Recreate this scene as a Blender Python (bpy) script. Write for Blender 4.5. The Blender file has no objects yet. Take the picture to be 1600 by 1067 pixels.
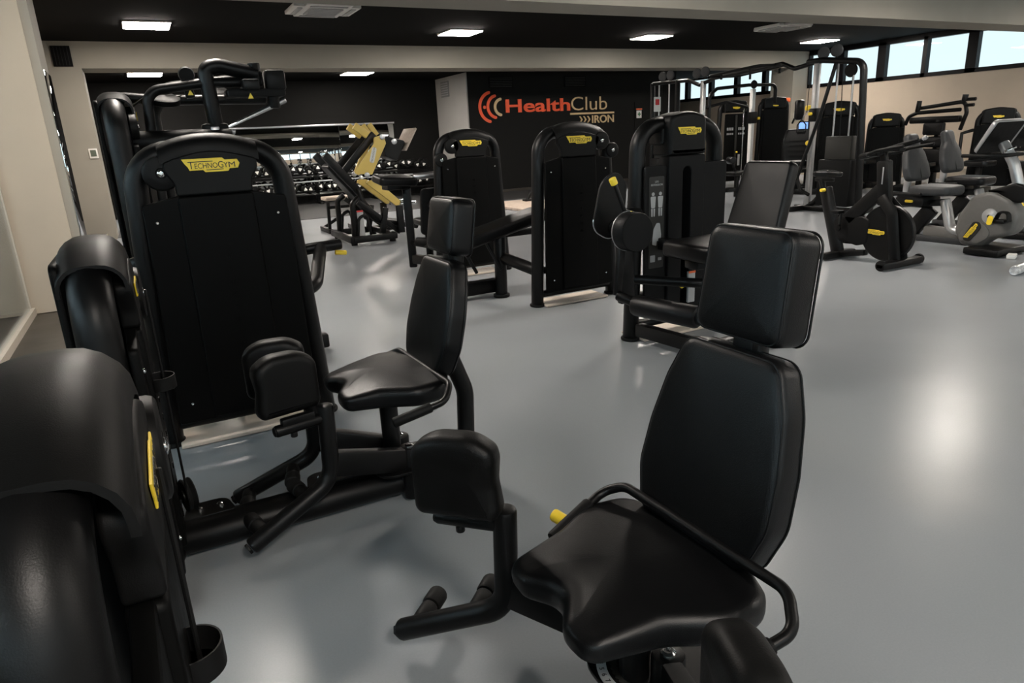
import bpy, bmesh, math, random
from mathutils import Vector, Matrix
random.seed(7)
PI = math.pi
SC = bpy.context.scene
COL = SC.collection
V = Vector

LAMP_E = 95.0; SKY_E = 1.05; SUN_E = 4.5; EXPO = 0.26
# ------------------------------------------------------------------ materials
def mat(name, col, rough=.5, metal=0., spec=.5, noise=0., nscale=30., bump=0., bscale=200., coat=0., emit=0., ecol=None, rvar=.0):
    m = bpy.data.materials.new(name); m.use_nodes = True
    nt = m.node_tree; b = nt.nodes['Principled BSDF']
    c = (col[0], col[1], col[2], 1)
    b.inputs['Base Color'].default_value = c
    b.inputs['Roughness'].default_value = rough
    b.inputs['Metallic'].default_value = metal
    b.inputs['Specular IOR Level'].default_value = spec
    b.inputs['Coat Weight'].default_value = coat
    if emit:
        b.inputs['Emission Color'].default_value = (*(ecol or col), 1); b.inputs['Emission Strength'].default_value = emit
    if noise or rvar:
        tc = nt.nodes.new('ShaderNodeTexCoord'); n = nt.nodes.new('ShaderNodeTexNoise')
        n.inputs['Scale'].default_value = nscale; n.inputs['Detail'].default_value = 4
        nt.links.new(tc.outputs['Object'], n.inputs['Vector'])
        if noise:
            r = nt.nodes.new('ShaderNodeValToRGB')
            r.color_ramp.elements[0].position = .3; r.color_ramp.elements[1].position = .7
            r.color_ramp.elements[0].color = tuple(x * (1 - noise) for x in col) + (1,)
            r.color_ramp.elements[1].color = tuple(min(1, x * (1 + noise)) for x in col) + (1,)
            nt.links.new(n.outputs['Fac'], r.inputs['Fac']); nt.links.new(r.outputs['Color'], b.inputs['Base Color'])
        if rvar:
            mr = nt.nodes.new('ShaderNodeMapRange')
            mr.inputs['From Min'].default_value = .3; mr.inputs['From Max'].default_value = .7
            mr.inputs['To Min'].default_value = max(0, rough - rvar); mr.inputs['To Max'].default_value = rough + rvar
            nt.links.new(n.outputs['Fac'], mr.inputs['Value']); nt.links.new(mr.outputs['Result'], b.inputs['Roughness'])
    if bump:
        tc = nt.nodes.new('ShaderNodeTexCoord'); n2 = nt.nodes.new('ShaderNodeTexNoise'); n2.inputs['Scale'].default_value = bscale
        bp = nt.nodes.new('ShaderNodeBump'); bp.inputs['Strength'].default_value = bump; bp.inputs['Distance'].default_value = .002
        nt.links.new(tc.outputs['Object'], n2.inputs['Vector']); nt.links.new(n2.outputs['Fac'], bp.inputs['Height'])
        nt.links.new(bp.outputs['Normal'], b.inputs['Normal'])
    return m

M = {}
M['frame'] = mat('black_powder_coat', (.0026, .0026, .0027), 0.4, spec=0.24, bump=.12, bscale=500, rvar=.04, nscale=8)
M['plast'] = mat('black_plastic_shell', (.004, .0039, .0038), 0.48, spec=0.17, bump=.15, bscale=700, rvar=.05, nscale=6)
M['panel'] = mat('matt_black_panel', (.0018, .0018, .0017), 0.5, spec=0.09, bump=.1, bscale=600, rvar=.04)
M['shield'] = mat('dark_grey_shield', (.0055, .0057, .006), 0.5, spec=0.13, bump=.1, bscale=600, rvar=.04)
M['leather'] = mat('black_upholstery', (.0026, .0027, .003), 0.38, spec=0.25, bump=.25, bscale=420, rvar=.05, nscale=5)
M['foam'] = mat('moulded_black_foam', (.003, .0029, .0028), 0.48, spec=0.2, bump=.22, bscale=300, rvar=.06, nscale=9)
M['rubber'] = mat('black_rubber', (.0035, .0035, .0035), 0.6, spec=0.2, rvar=.05, nscale=20)
M['chrome'] = mat('polished_steel', (.75, .75, .75), .16, 1., noise=.03, nscale=10)
M['alu'] = mat('satin_aluminium', (.55, .55, .56), .33, 1., noise=.03, nscale=15)
M['yellow'] = mat('yellow_plastic', (.90, .64, .04), .42, noise=.05)
M['yellowp'] = mat('yellow_powder_coat', (.72, .52, .13), .42, noise=.05, nscale=6)
M['ink'] = mat('black_ink', (.01, .01, .008), .5, noise=.05)
M['emboss'] = mat('embossed_black', (.014, .014, .014), .42, noise=.05)
M['greyseat'] = mat('grey_seat_foam', (.024, .025, .027), .55, noise=.08, nscale=40, bump=.3, bscale=300)
M['greyshell'] = mat('grey_bike_shell', (.115, .11, .102), .45, noise=.04)
M['silver'] = mat('silver_paint', (.42, .42, .42), .35, .6, noise=.03)
M['whitep'] = mat('white_plastic', (.7, .69, .66), .45, noise=.03)
M['cream'] = mat('cream_base_board', (.55, .47, .39), .5, noise=.05)
M['lightgrey'] = mat('light_grey_print', (.38, .38, .38), .5, noise=.04)
M['orange'] = mat('orange_plastic', (.8, .13, .03), .45, noise=.04)
M['redink'] = mat('red_print', (.6, .03, .03), .5, noise=.04)
M['signred'] = mat('orange_red_lettering', (.92, .10, .025), .5, noise=.03)
M['signtan'] = mat('tan_lettering', (.68, .48, .26), .5, noise=.03)
M['wood'] = mat('pale_slat_wood', (.50, .41, .34), .55, noise=.12, nscale=25)
M['foil'] = mat('crinkled_clear_wrap', (.62, .63, .64), .22, .35, bump=1., bscale=60, noise=.35, nscale=45)
M['green'] = mat('green_display', (.09, .11, .08), .3, noise=.04)
M['screen'] = mat('lit_blue_screen', (.02, .04, .12), .3, emit=1.6, ecol=(.16, .3, .75), noise=.04)
M['vent'] = mat('dark_vent_grille', (.003, .003, .003), .7, spec=.1, noise=.1)

def wallmat(name, col, rough=.75, noise=.035, nscale=2.2, bump=.12, spec=.3):
    return mat(name, col, rough, spec=spec, noise=noise, nscale=nscale, bump=bump, bscale=140)
W_beige = wallmat('beige_painted_wall', (.44, .37, .295))
W_beam = wallmat('taupe_painted_beam', (.27, .25, .215))
W_panel = wallmat('cream_panel_wall', (.40, .345, .275), .5)
W_black = wallmat('matt_black_wall', (.0055, .0053, .005), .65, spec=.15)
W_grey = wallmat('pale_grey_plaster', (.36, .35, .335), bump=.3)
W_ceil = wallmat('black_ceiling', (.002, .002, .0019), .85, spec=.08)
W_dark = mat('dark_brown_floor', (.032, .027, .022), .35, noise=.25, nscale=3, rvar=.05)
W_rubber = mat('black_rubber_flooring', (.018, .018, .018), .6, noise=.4, nscale=120)
W_sill = mat('pale_sill', (.42, .38, .32), .45, noise=.05)
W_frame = mat('black_window_frame', (.004, .004, .005), .4, spec=.15, noise=.05)

def floormat():
    m = bpy.data.materials.new('grey_resin_floor'); m.use_nodes = True
    nt = m.node_tree; b = nt.nodes['Principled BSDF']; L = nt.links.new
    tc = nt.nodes.new('ShaderNodeTexCoord')
    n = nt.nodes.new('ShaderNodeTexNoise'); n.inputs['Scale'].default_value = .8; n.inputs['Detail'].default_value = 2
    L(tc.outputs['Object'], n.inputs['Vector'])
    r = nt.nodes.new('ShaderNodeValToRGB'); e = r.color_ramp.elements
    e[0].position = .3; e[1].position = .72
    e[0].color = (.247, .262, .278, 1); e[1].color = (.265, .28, .296, 1)
    # fine grain in the resin
    n4 = nt.nodes.new('ShaderNodeTexNoise'); n4.inputs['Scale'].default_value = 160; n4.inputs['Detail'].default_value = 3
    L(tc.outputs['Object'], n4.inputs['Vector'])
    ad = nt.nodes.new('ShaderNodeMath'); ad.operation = 'MULTIPLY_ADD'; ad.inputs[1].default_value = .9; ad.inputs[2].default_value = -.45
    L(n4.outputs['Fac'], ad.inputs[0])
    ad2 = nt.nodes.new('ShaderNodeMath'); ad2.operation = 'ADD'
    L(n.outputs['Fac'], ad2.inputs[0]); L(ad.outputs['Value'], ad2.inputs[1]); L(ad2.outputs['Value'], r.inputs['Fac'])
    # scattered pale scuffs and specks
    n2 = nt.nodes.new('ShaderNodeTexNoise'); n2.inputs['Scale'].default_value = 55; n2.inputs['Detail'].default_value = 5; n2.inputs['Roughness'].default_value = .6
    L(tc.outputs['Object'], n2.inputs['Vector'])
    r2 = nt.nodes.new('ShaderNodeValToRGB'); r2.color_ramp.elements[0].position = .70; r2.color_ramp.elements[1].position = .80
    r2.color_ramp.elements[0].color = (0, 0, 0, 1); r2.color_ramp.elements[1].color = (.35, .35, .35, 1)
    L(n2.outputs['Fac'], r2.inputs['Fac'])
    mx = nt.nodes.new('ShaderNodeMixRGB'); mx.inputs['Color2'].default_value = (.33, .33, .33, 1)
    L(r2.outputs['Color'], mx.inputs['Fac']); L(r.outputs['Color'], mx.inputs['Color1']); L(mx.outputs['Color'], b.inputs['Base Color'])
    b.inputs['Roughness'].default_value = .27
    b.inputs['Specular IOR Level'].default_value = .13
    n3 = nt.nodes.new('ShaderNodeTexNoise'); n3.inputs['Scale'].default_value = 2.6
    L(tc.outputs['Object'], n3.inputs['Vector'])
    bp = nt.nodes.new('ShaderNodeBump'); bp.inputs['Strength'].default_value = .16; bp.inputs['Distance'].default_value = .02
    L(n3.outputs['Fac'], bp.inputs['Height']); L(bp.outputs['Normal'], b.inputs['Normal'])
    return m
W_floor = floormat()

def glassmat(name, tint, refl_rough=.0, ior=1.5):
    m = bpy.data.materials.new(name); m.use_nodes = True; nt = m.node_tree; nt.nodes.clear(); L = nt.links.new
    o = nt.nodes.new('ShaderNodeOutputMaterial'); t = nt.nodes.new('ShaderNodeBsdfTransparent'); g = nt.nodes.new('ShaderNodeBsdfGlossy')
    f = nt.nodes.new('ShaderNodeFresnel'); mx = nt.nodes.new('ShaderNodeMixShader')
    t.inputs['Color'].default_value = (*tint, 1); g.inputs['Roughness'].default_value = refl_rough; 
    ge = nt.nodes.new('ShaderNodeNewGeometry'); mi = nt.nodes.new('ShaderNodeMapRange')      # same reflectance at both faces of the pane
    mi.inputs['To Min'].default_value = ior; mi.inputs['To Max'].default_value = 1 / ior
    L(ge.outputs['Backfacing'], mi.inputs['Value']); L(mi.outputs['Result'], f.inputs['IOR'])
    L(f.outputs['Fac'], mx.inputs['Fac']); L(t.outputs['BSDF'], mx.inputs[1]); L(g.outputs['BSDF'], mx.inputs[2]); L(mx.outputs['Shader'], o.inputs['Surface'])
    return m
G_win = glassmat('window_glass', (.95, .97, .97))
G_left = glassmat('greenish_glass', (.90, .93, .95))
M['mirror'] = mat('mirror_glass', (.82, .84, .84), .02, 1., rvar=.01, nscale=2)

# ------------------------------------------------------------------ mesh builder
class MB:
    def __init__(self, T=None):
        self.bm = bmesh.new(); self.T = T or Matrix.Identity(4)
    def add(self, verts, faces, T=None):
        X = self.T @ T if T is not None else self.T
        vs = [self.bm.verts.new(X @ V(v)) for v in verts]
        for f in faces:
            try: self.bm.faces.new([vs[i] for i in f])
            except ValueError: pass
        return self
    def box(self, c, s, bev=0., T=None, seg=2):
        b = bmesh.new(); bmesh.ops.create_cube(b, size=1)
        for v in b.verts: v.co = V((v.co.x * s[0], v.co.y * s[1], v.co.z * s[2]))
        if bev > 0:
            bmesh.ops.bevel(b, geom=b.edges[:], offset=min(bev, min(s) * .49), segments=seg, profile=.5, affect='EDGES')
        b.verts.index_update()
        vs = [v.co + V(c) for v in b.verts]; fs = [[v.index for v in f.verts] for f in b.faces]
        b.free(); return self.add(vs, fs, T)
    def bar(self, p0, p1, w, h, bev=.004, up=(0, 0, 1)):
        """rectangular bar from p0 to p1, w across, h along 'up'"""
        p0, p1 = V(p0), V(p1); d = p1 - p0; L = d.length; d.normalize()
        s = d.cross(V(up))
        if s.length < 1e-4: s = d.cross(V((1, 0, 0)))
        s.normalize(); u = s.cross(d)
        T = Matrix.Translation((p0 + p1) / 2) @ Matrix((d, s, u)).transposed().to_4x4()
        return self.box((0, 0, 0), (L, w, h), bev, T)
    def tube(self, pts, a, b=None, up=(0, 1, 0), fillet=.0, n=14, fs=6, cap=True, capr=True):
        """sweep an oval (a across, b along up) along a filleted polyline"""
        b = b or a
        P = fillet_path([V(p) for p in pts], fillet, fs)
        N = len(P); upv = V(up).normalized(); rings = []; verts = []; faces = []
        for i, p in enumerate(P):
            if i == 0: t = P[1] - P[0]
            elif i == N - 1: t = P[-1] - P[-2]
            else: t = (P[i + 1] - p).normalized() + (p - P[i - 1]).normalized()
            t.normalize()
            if i == 0:
                u = upv - t * upv.dot(t)
                if u.length < .05: u = V((1, 0, 0)) - t * t.x
                if u.length < .05: u = V((0, 0, 1)) - t * t.z
            else: u = u - t * u.dot(t)
            u = u.normalized(); s = t.cross(u)
            rings.append((p.copy(), t.copy(), u.copy(), s.copy()))
        def ring(p, u, s, k):
            i0 = len(verts)
            for j in range(n):
                th = 2 * PI * j / n
                verts.append(p + s * (a * k * math.cos(th)) + u * (b * k * math.sin(th)))
            return i0
        ids = []
        c = min(a, b) * .35 if capr else 0
        if cap and capr:
            p, t, u, s = rings[0]; ids.append(ring(p, u, s, .72)); ids.append(ring(p + t * c * .3, u, s, .92)); ids.append(ring(p + t * c, u, s, 1))
            mid = rings[1:-1]
        else:
            p, t, u, s = rings[0]; ids.append(ring(p, u, s, 1)); mid = rings[1:-1]
        for p, t, u, s in mid: ids.append(ring(p, u, s, 1))
        p, t, u, s = rings[-1]
        if cap and capr:
            ids.append(ring(p - t * c, u, s, 1)); ids.append(ring(p - t * c * .3, u, s, .92)); ids.append(ring(p, u, s, .72))
        else: ids.append(ring(p, u, s, 1))
        for q in range(len(ids) - 1):
            for j in range(n):
                k = (j + 1) % n
                faces.append((ids[q] + j, ids[q + 1] + j, ids[q + 1] + k, ids[q] + k))
        if cap:
            faces.append([ids[0] + j for j in range(n)]); faces.append([ids[-1] + j for j in reversed(range(n))])
        return self.add(verts, faces)
    def lathe(self, prof, p0, axis, n=28):
        """profile (r, h) revolved about axis from p0"""
        ax = V(axis).normalized(); s = ax.orthogonal().normalized(); t = ax.cross(s); p0 = V(p0)
        verts = []; faces = []
        for r, h in prof:
            for j in range(n):
                th = 2 * PI * j / n
                verts.append(p0 + ax * h + (s * math.cos(th) + t * math.sin(th)) * max(r, 1e-5))
        for q in range(len(prof) - 1):
            for j in range(n):
                k = (j + 1) % n
                faces.append((q * n + j, q * n + k, (q + 1) * n + k, (q + 1) * n + j))
        if prof[0][0] > 1e-4: faces.append([j for j in reversed(range(n))])
        if prof[-1][0] > 1e-4: faces.append([(len(prof) - 1) * n + j for j in range(n)])
        return self.add(verts, faces)
    def cyl(self, p0, p1, r, bev=.004, n=20):
        p0, p1 = V(p0), V(p1); L = (p1 - p0).length; b = min(bev, r * .5, L * .45)
        return self.lathe([(r - b, 0), (r - b * .3, b * .3), (r, b), (r, L - b), (r - b * .3, L - b * .3), (r - b, L)], p0, p1 - p0, n)
    def pad(self, outline, th, er=.02, crown=0., T=None, es=4, top=None, rings_in=3):
        """cushion: 2D outline in xy, thickness along z (0..th), rounded edges, crown on top"""
        n = len(outline); verts = []; faces = []; ids = []
        nr = inset_dirs(outline)
        cx = sum(p[0] for p in outline) / n; cy = sum(p[1] for p in outline) / n
        def ring(d, z, k=1., zt=0):
            i0 = len(verts)
            for p, m in zip(outline, nr):
                x = p[0] + m[0] * d; y = p[1] + m[1] * d
                x = cx + (x - cx) * k; y = cy + (y - cy) * k
                zz = z
                if top and zt: zz = z + top(x, y) * zt
                verts.append((x, y, zz))
            ids.append(i0)
        er = min(er, th * .5)
        for i in range(es + 1):
            a = PI / 2 * i / es
            ring(er * (1 - math.sin(a)), er * (1 - math.cos(a)))
        for i in range(es + 1):
            a = PI / 2 * i / es
            ring(er * (1 - math.cos(a)), th - er + er * math.sin(a), zt=(.2 + .8 * i / es))
        if rings_in == 0: ring(er + .0015, th, zt=1.)
        for i in range(1, rings_in + 1):
            k = 1 - i / (rings_in + 1)
            ring(er, th + crown * (1 - k * k), k, zt=1.)
        for q in range(len(ids) - 1):
            for j in range(n):
                k = (j + 1) % n
                faces.append((ids[q] + j, ids[q] + k, ids[q + 1] + k, ids[q + 1] + j))
        faces.append([ids[0] + j for j in reversed(range(n))])
        if rings_in == 0:
            faces.append([ids[-1] + j for j in range(n)])
        else:
            c = len(verts); verts.append((cx, cy, th + crown + (top(cx, cy) if top else 0)))
            for j in range(n): faces.append((ids[-1] + j, ids[-1] + (j + 1) % n, c))
        return self.add(verts, faces, T)
    def prism(self, outline, th, T=None, bev=.004):
        return self.pad(outline, th, bev, 0, T, es=2, rings_in=0) if bev > 0 else self.flat(outline, th, T)
    def flat(self, outline, th, T=None):
        n = len(outline)
        vs = [(p[0], p[1], 0) for p in outline] + [(p[0], p[1], th) for p in outline]
        fs = [list(reversed(range(n))), [n + j for j in range(n)]] + [(j, (j + 1) % n, n + (j + 1) % n, n + j) for j in range(n)]
        return self.add(vs, fs, T)
    def text(self, s, size, ext, T, bold=0., sx=1., align='CENTER', fit=None):
        cu = bpy.data.curves.new('t', 'FONT'); cu.body = s; cu.size = size; cu.extrude = ext; cu.offset = bold
        cu.align_x = align; cu.resolution_u = 4
        ob = bpy.data.objects.new('t', cu); me = bpy.data.meshes.new_from_object(ob)
        vs = [v.co.copy() for v in me.vertices]; fs = [list(p.vertices) for p in me.polygons]
        if fit and vs:
            x0 = min(v.x for v in vs); x1 = max(v.x for v in vs); y0 = min(v.y for v in vs); y1 = max(v.y for v in vs)
            for v in vs:
                v.x = fit[0] + (v.x - x0) / (x1 - x0) * (fit[1] - fit[0]); v.y = fit[2] + (v.y - y0) / (y1 - y0) * (fit[3] - fit[2])
        else:
            for v in vs: v.x *= sx
        bpy.data.objects.remove(ob); bpy.data.curves.remove(cu); bpy.data.meshes.remove(me)
        return self.add(vs, fs, T)
    def build(self, name, material, parent=None, smooth=True, ang=40, loc=None, rot=None):
        bm = self.bm
        bmesh.ops.remove_doubles(bm, verts=bm.verts[:], dist=1e-6)
        bmesh.ops.recalc_face_normals(bm, faces=bm.faces[:])
        me = bpy.data.meshes.new(name); bm.to_mesh(me); bm.free()
        me.materials.append(material)
        if smooth:
            me.polygons.foreach_set('use_smooth', [True] * len(me.polygons)); me.set_sharp_from_angle(angle=math.radians(ang))
        ob = bpy.data.objects.new(name, me); COL.objects.link(ob)
        if parent is not None: ob.parent = parent
        if loc is not None: ob.location = loc
        if rot is not None: ob.rotation_euler = rot
        return ob

def fillet_path(P, r, fs):
    if len(P) < 3: return P
    rr = r if isinstance(r, (list, tuple)) else [r] * (len(P) - 2)
    if max(rr) <= 0: return P
    out = [P[0]]
    for i in range(1, len(P) - 1):
        a, b, c = P[i - 1], P[i], P[i + 1]
        d1 = (a - b); d2 = (c - b); l1, l2 = d1.length, d2.length; d1.normalize(); d2.normalize()
        ang = d1.angle(d2, PI)
        if ang > PI - .02 or rr[i - 1] <= 0: out.append(b); continue
        t = min(rr[i - 1] / math.tan(ang / 2), l1 * .48, l2 * .48); R = t * math.tan(ang / 2)
        bis = (d1 + d2).normalized(); cen = b + bis * (R / math.sin(ang / 2))
        s, e = b + d1 * t, b + d2 * t; v0 = s - cen; v1 = e - cen; tot = v0.angle(v1)
        for k in range(fs + 1):
            f = k / fs
            w = (v0 * math.sin((1 - f) * tot) + v1 * math.sin(f * tot)) / math.sin(tot)
            out.append(cen + w)
    out.append(P[-1]); return out

def inset_dirs(o):
    n = len(o); area = sum(o[i][0] * o[(i + 1) % n][1] - o[(i + 1) % n][0] * o[i][1] for i in range(n))
    sg = 1 if area > 0 else -1; out = []
    for i in range(n):
        a, b, c = V(o[i - 1]).to_2d(), V(o[i]).to_2d(), V(o[(i + 1) % n]).to_2d()
        e1 = (b - a); e2 = (c - b)
        e1 = e1.normalized() if e1.length > 1e-9 else e2.normalized(); e2 = e2.normalized() if e2.length > 1e-9 else e1
        n1 = V((-e1.y, e1.x)); n2 = V((-e2.y, e2.x)); m = (n1 + n2)
        m = m / max(m.length, 1e-6); k = 1 / max(.5, m.dot(n1))
        out.append((m.x * k * sg, m.y * k * sg))
    return out

def rpoly(pts, r=.02, fs=5):
    """closed 2D polygon with rounded corners; pts (x,y) or (x,y,r)"""
    n = len(pts); out = []
    for i in range(n):
        b = V((pts[i][0], pts[i][1])); a = V(pts[i - 1][:2]); c = V(pts[(i + 1) % n][:2])
        rad = pts[i][2] if len(pts[i]) > 2 else r
        d1 = a - b; d2 = c - b; l1, l2 = d1.length, d2.length; d1.normalize(); d2.normalize()
        ang = d1.angle(d2)
        if rad <= 0 or ang > PI - .03: out.append((b.x, b.y)); continue
        t = min(rad / math.tan(ang / 2), l1 * .49, l2 * .49); R = t * math.tan(ang / 2)
        cen = b + (d1 + d2).normalized() * (R / math.sin(ang / 2)); v0 = b + d1 * t - cen; v1 = b + d2 * t - cen; tot = v0.angle(v1)
        for k in range(fs + 1):
            f = k / fs; w = (v0 * math.sin((1 - f) * tot) + v1 * math.sin(f * tot)) / math.sin(tot)
            out.append((cen.x + w.x, cen.y + w.y))
    return out

def rrect(w, h, r, fs=6): return rpoly([(-w / 2, -h / 2), (w / 2, -h / 2), (w / 2, h / 2), (-w / 2, h / 2)], r, fs)
def circ(r, n=28, cx=0, cy=0): return [(cx + r * math.cos(2 * PI * i / n), cy + r * math.sin(2 * PI * i / n)) for i in range(n)]

def frameT(o, x, y):
    """matrix whose local x,y,z map to x, y, x cross y at origin o"""
    x = V(x).normalized(); y = V(y); y = (y - x * y.dot(x)).normalized(); z = x.cross(y)
    return Matrix.Translation(V(o)) @ Matrix((x, y, z)).transposed().to_4x4()
def RZ(a): return Matrix.Rotation(math.radians(a), 4, 'Z')
def TR(x, y, z=0): return Matrix.Translation((x, y, z))
FRONT = frameT((0, 0, 0), (1, 0, 0), (0, 0, 1))      # 2D (x,y) -> (x, z), extrusion towards -y

# ------------------------------------------------------------------ scene graph helpers
def tag(o, label, cat, group=None, kind=None):
    o['label'] = label; o['category'] = cat
    if group: o['group'] = group
    if kind: o['kind'] = kind
    return o
def thing(name, label, cat, loc=(0, 0, 0), rz=0, group=None):
    o = bpy.data.objects.new(name, None); COL.objects.link(o); o.empty_display_size = .1
    o.location = loc; o.rotation_euler = (0, 0, math.radians(rz))
    return tag(o, label, cat, group)
def struct(o):
    o['kind'] = 'structure'; return o
def copy_tree(o, parent=None):
    c = o.copy(); COL.objects.link(c)
    if parent is not None: c.parent = parent
    for ch in list(o.children): copy_tree(ch, c)
    return c
# ------------------------------------------------------------------ the room
ZC = 3.2; ZB = 2.79; ZK = 2.92
def slab(name, x0, x1, y0, y1, z0, z1, m):
    return struct(MB().box(((x0 + x1) / 2, (y0 + y1) / 2, (z0 + z1) / 2), (x1 - x0, y1 - y0, z1 - z0)).build(name, m, smooth=False))
XR = 16.67; YR = -4.0
slab('floor', -3.0, XR + .2, YR - .2, 21.4, -.1, 0, W_floor)
slab('trim_1', -.52, 14.0, 14.02, 18.1, 0, .006, W_rubber)
slab('ceiling', -3.0, XR + .2, YR - .2, 14.6, ZC, ZC + .1, W_ceil)
slab('trim_2', -1.2, XR + .2, 14.6, 21.4, ZK, ZK + .1, W_ceil)
# rear dividing beam with its two piers, front beam with its left pier
b = MB(); b.box((7.8, 14.225, (ZB + ZC) / 2), (17.9, .75, ZC - ZB)); b.box((-.86, 14.225, ZB / 2), (.68, .75, ZB)); b.box((16.4, 14.225, ZB / 2), (.6, .75, ZB))
struct(b.build('wall_divider', W_beam, smooth=False))
b = MB(); b.box((7.8, 7.42, (ZB + ZC) / 2), (17.9, .6, ZC - ZB)); b.box((-.80, 7.42, ZB / 2), (.50, .6, ZB))
struct(b.build('trim_3', W_beam, smooth=False))
slab('trim_4', -1.06, -.615, 7.095, 7.12, .11, ZC, W_panel)           # cream cladding on the front pier
slab('wall_left', -1.2, -1.05, 7.72, 18.2, 0, ZC, W_beige)
slab('trim_5', -1.06, -.672, YR, 7.12, 0, .105, W_dark)               # dark raised strip along the glazing
slab('trim_6', -.672, -.655, YR, 7.12, 0, .11, W_sill)
slab('trim_7', -1.05, -.672, 7.72, 13.85, 0, .105, W_dark)
slab('trim_8', -.672, -.655, 7.72, 13.85, 0, .11, W_sill)
slab('trim_9', -1.07, -1.0, YR, 7.095, .105, .165, W_sill)
slab('wall_corridor', -2.95, -2.8, YR, 7.8, 0, 1.45, W_beige)
slab('trim_16', -2.95, -2.8, YR, 7.8, 2.95, ZC, W_beige)
slab('trim_17', -2.95, -2.8, 6.2, 7.8, 1.45, 2.95, W_beige)
slab('wall_corridor_end', -2.95, -1.05, 7.3, 7.5, 0, ZC, W_panel)
slab('trim_10', -2.8, -1.06, YR, 7.3, 0, .1, W_dark)
fr = MB(); fr.box((-1.04, 1.5, 2.83), (.05, 11.1, .07))
for y in (-3.97, -1.8, 1.2, 4.2, 7.06): fr.box((-1.04, y, 1.5), (.03, .02, 2.7))
w0 = struct(fr.build('window_1', W_sill, smooth=False))
MB().box((-1.035, 1.5, 1.48), (.012, 11.0, 2.66)).build('pane', G_left, w0, smooth=False)
slab('trim_11', -1.1, -.98, YR, 7.12, 2.86, ZC, W_beige)
# black training zone
slab('wall_back', -1.2, 7.43, 18.1, 18.25, 0, ZK, W_black)
b = MB(); b.box((10.72, 18.6, ZK / 2), (6.56, 4.92, ZK)); struct(b.build('wall_sign', W_black, smooth=False))
slab('wall_return', 7.41, 7.44, 16.15, 18.1, 0, ZK, W_grey)
slab('wall_far', 14.0, XR + .2, 21.0, 21.2, 0, ZK, W_beige)
slab('baseboard_sign', 7.44, 14.0, 16.125, 16.14, .0, .07, W_dark)
d = MB().box((12.98, 16.132, 1.08), (.92, .02, 2.1)).build('door_1', W_black, smooth=False); struct(d)
MB().box((12.62, 16.11, 1.05), (.03, .03, .16), .008).build('door_handle', M['frame'], d)
# right wall with its ribbon of windows
slab('wall_right', XR, XR + .2, YR - .2, 21.2, 0, 2.25, W_beige)
slab('trim_12', XR, XR + .2, YR - .2, 21.2, 3.14, ZC, W_frame)
slab('baseboard_right', XR - .7, XR, 4.0, 13.85, 0, .2, W_panel)
slab('trim_13', XR - .72, XR, 4.0, 13.85, .2, .23, W_sill)
ys = []; y = 13.80; gaps = [.20, .21, .10, .22]; k = 0; widths = [.86, .95, .93, .91, .98]
while y > -3.6:
    wd = widths[k] if k < 5 else .96
    ys.append((y - wd, y, 2.25, 3.14)); y -= wd + gaps[k % 4]; k += 1
y = 20.8
while y > 15.0:
    ys.append((y - .95, y, 2.2, 2.9)); y -= 1.1
nw = 2
for j, (a, c, z0, z1) in enumerate(ys):
    prev = ys[j - 1][0] if j and ys[j - 1][2] == z0 else c + .06
    nxt = ys[j + 1][1] if j + 1 < len(ys) and ys[j + 1][2] == z0 else a - .08
    lo = (a + nxt) / 2; hi = (c + prev) / 2
    f = MB(); x = XR + .05
    f.box((x, (lo + hi) / 2, z0 + .045), (.14, hi - lo, .09)); f.box((x, (lo + hi) / 2, z1 - .03), (.14, hi - lo, .06))
    f.box((x, (lo + a) / 2, (z0 + z1) / 2), (.14, a - lo, z1 - z0)); f.box((x, (hi + c) / 2, (z0 + z1) / 2), (.14, hi - c, z1 - z0))
    w = struct(f.build('window_%d' % nw, W_frame, smooth=False)); nw += 1
    MB().box((XR + .06, (a + c) / 2, (z0 + z1) / 2), (.01, c - a, z1 - z0 - .1)).build('pane', G_win, w, smooth=False)
# rear wall behind the viewpoint, with a high window band
slab('wall_rear', -3.0, XR + .2, YR - .2, YR, 0, 1.3, W_beige)
slab('trim_14', -3.0, XR + .2, YR - .2, YR, 2.9, ZC, W_beige)
x = -2.9
while x < 15.5:
    f = MB(); z0, z1 = 1.3, 2.9; w_ = 2.2
    f.box((x + w_ / 2, YR - .1, z0 + .03), (w_, .1, .06)); f.box((x + w_ / 2, YR - .1, z1 - .03), (w_, .1, .06))
    f.box((x + .04, YR - .1, (z0 + z1) / 2), (.08, .1, z1 - z0)); f.box((x + w_ - .04, YR - .1, (z0 + z1) / 2), (.08, .1, z1 - z0))
    w = struct(f.build('window_%d' % nw, W_frame, smooth=False)); nw += 1
    MB().box((x + w_ / 2, YR - .1, (z0 + z1) / 2), (w_ - .16, .01, z1 - z0 - .12)).build('pane', G_win, w, smooth=False)
    x += w_
y = 6.2
while y > YR + .5:
    f = MB(); z0, z1 = 1.45, 2.95; w_ = 1.7
    f.box((-2.87, y - w_ / 2, z0 + .03), (.1, w_, .06)); f.box((-2.87, y - w_ / 2, z1 - .03), (.1, w_, .06))
    f.box((-2.87, y - .035, (z0 + z1) / 2), (.1, .07, z1 - z0)); f.box((-2.87, y - w_ + .035, (z0 + z1) / 2), (.1, .07, z1 - z0))
    w = struct(f.build('window_%d' % nw, W_frame, smooth=False)); nw += 1
    MB().box((-2.87, y - w_ / 2, (z0 + z1) / 2), (.01, w_ - .14, z1 - z0 - .12)).build('pane', G_win, w, smooth=False)
    y -= w_
slab('trim_15', x, XR + .2, YR - .2, YR, 1.3, 2.9, W_beige)

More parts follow.
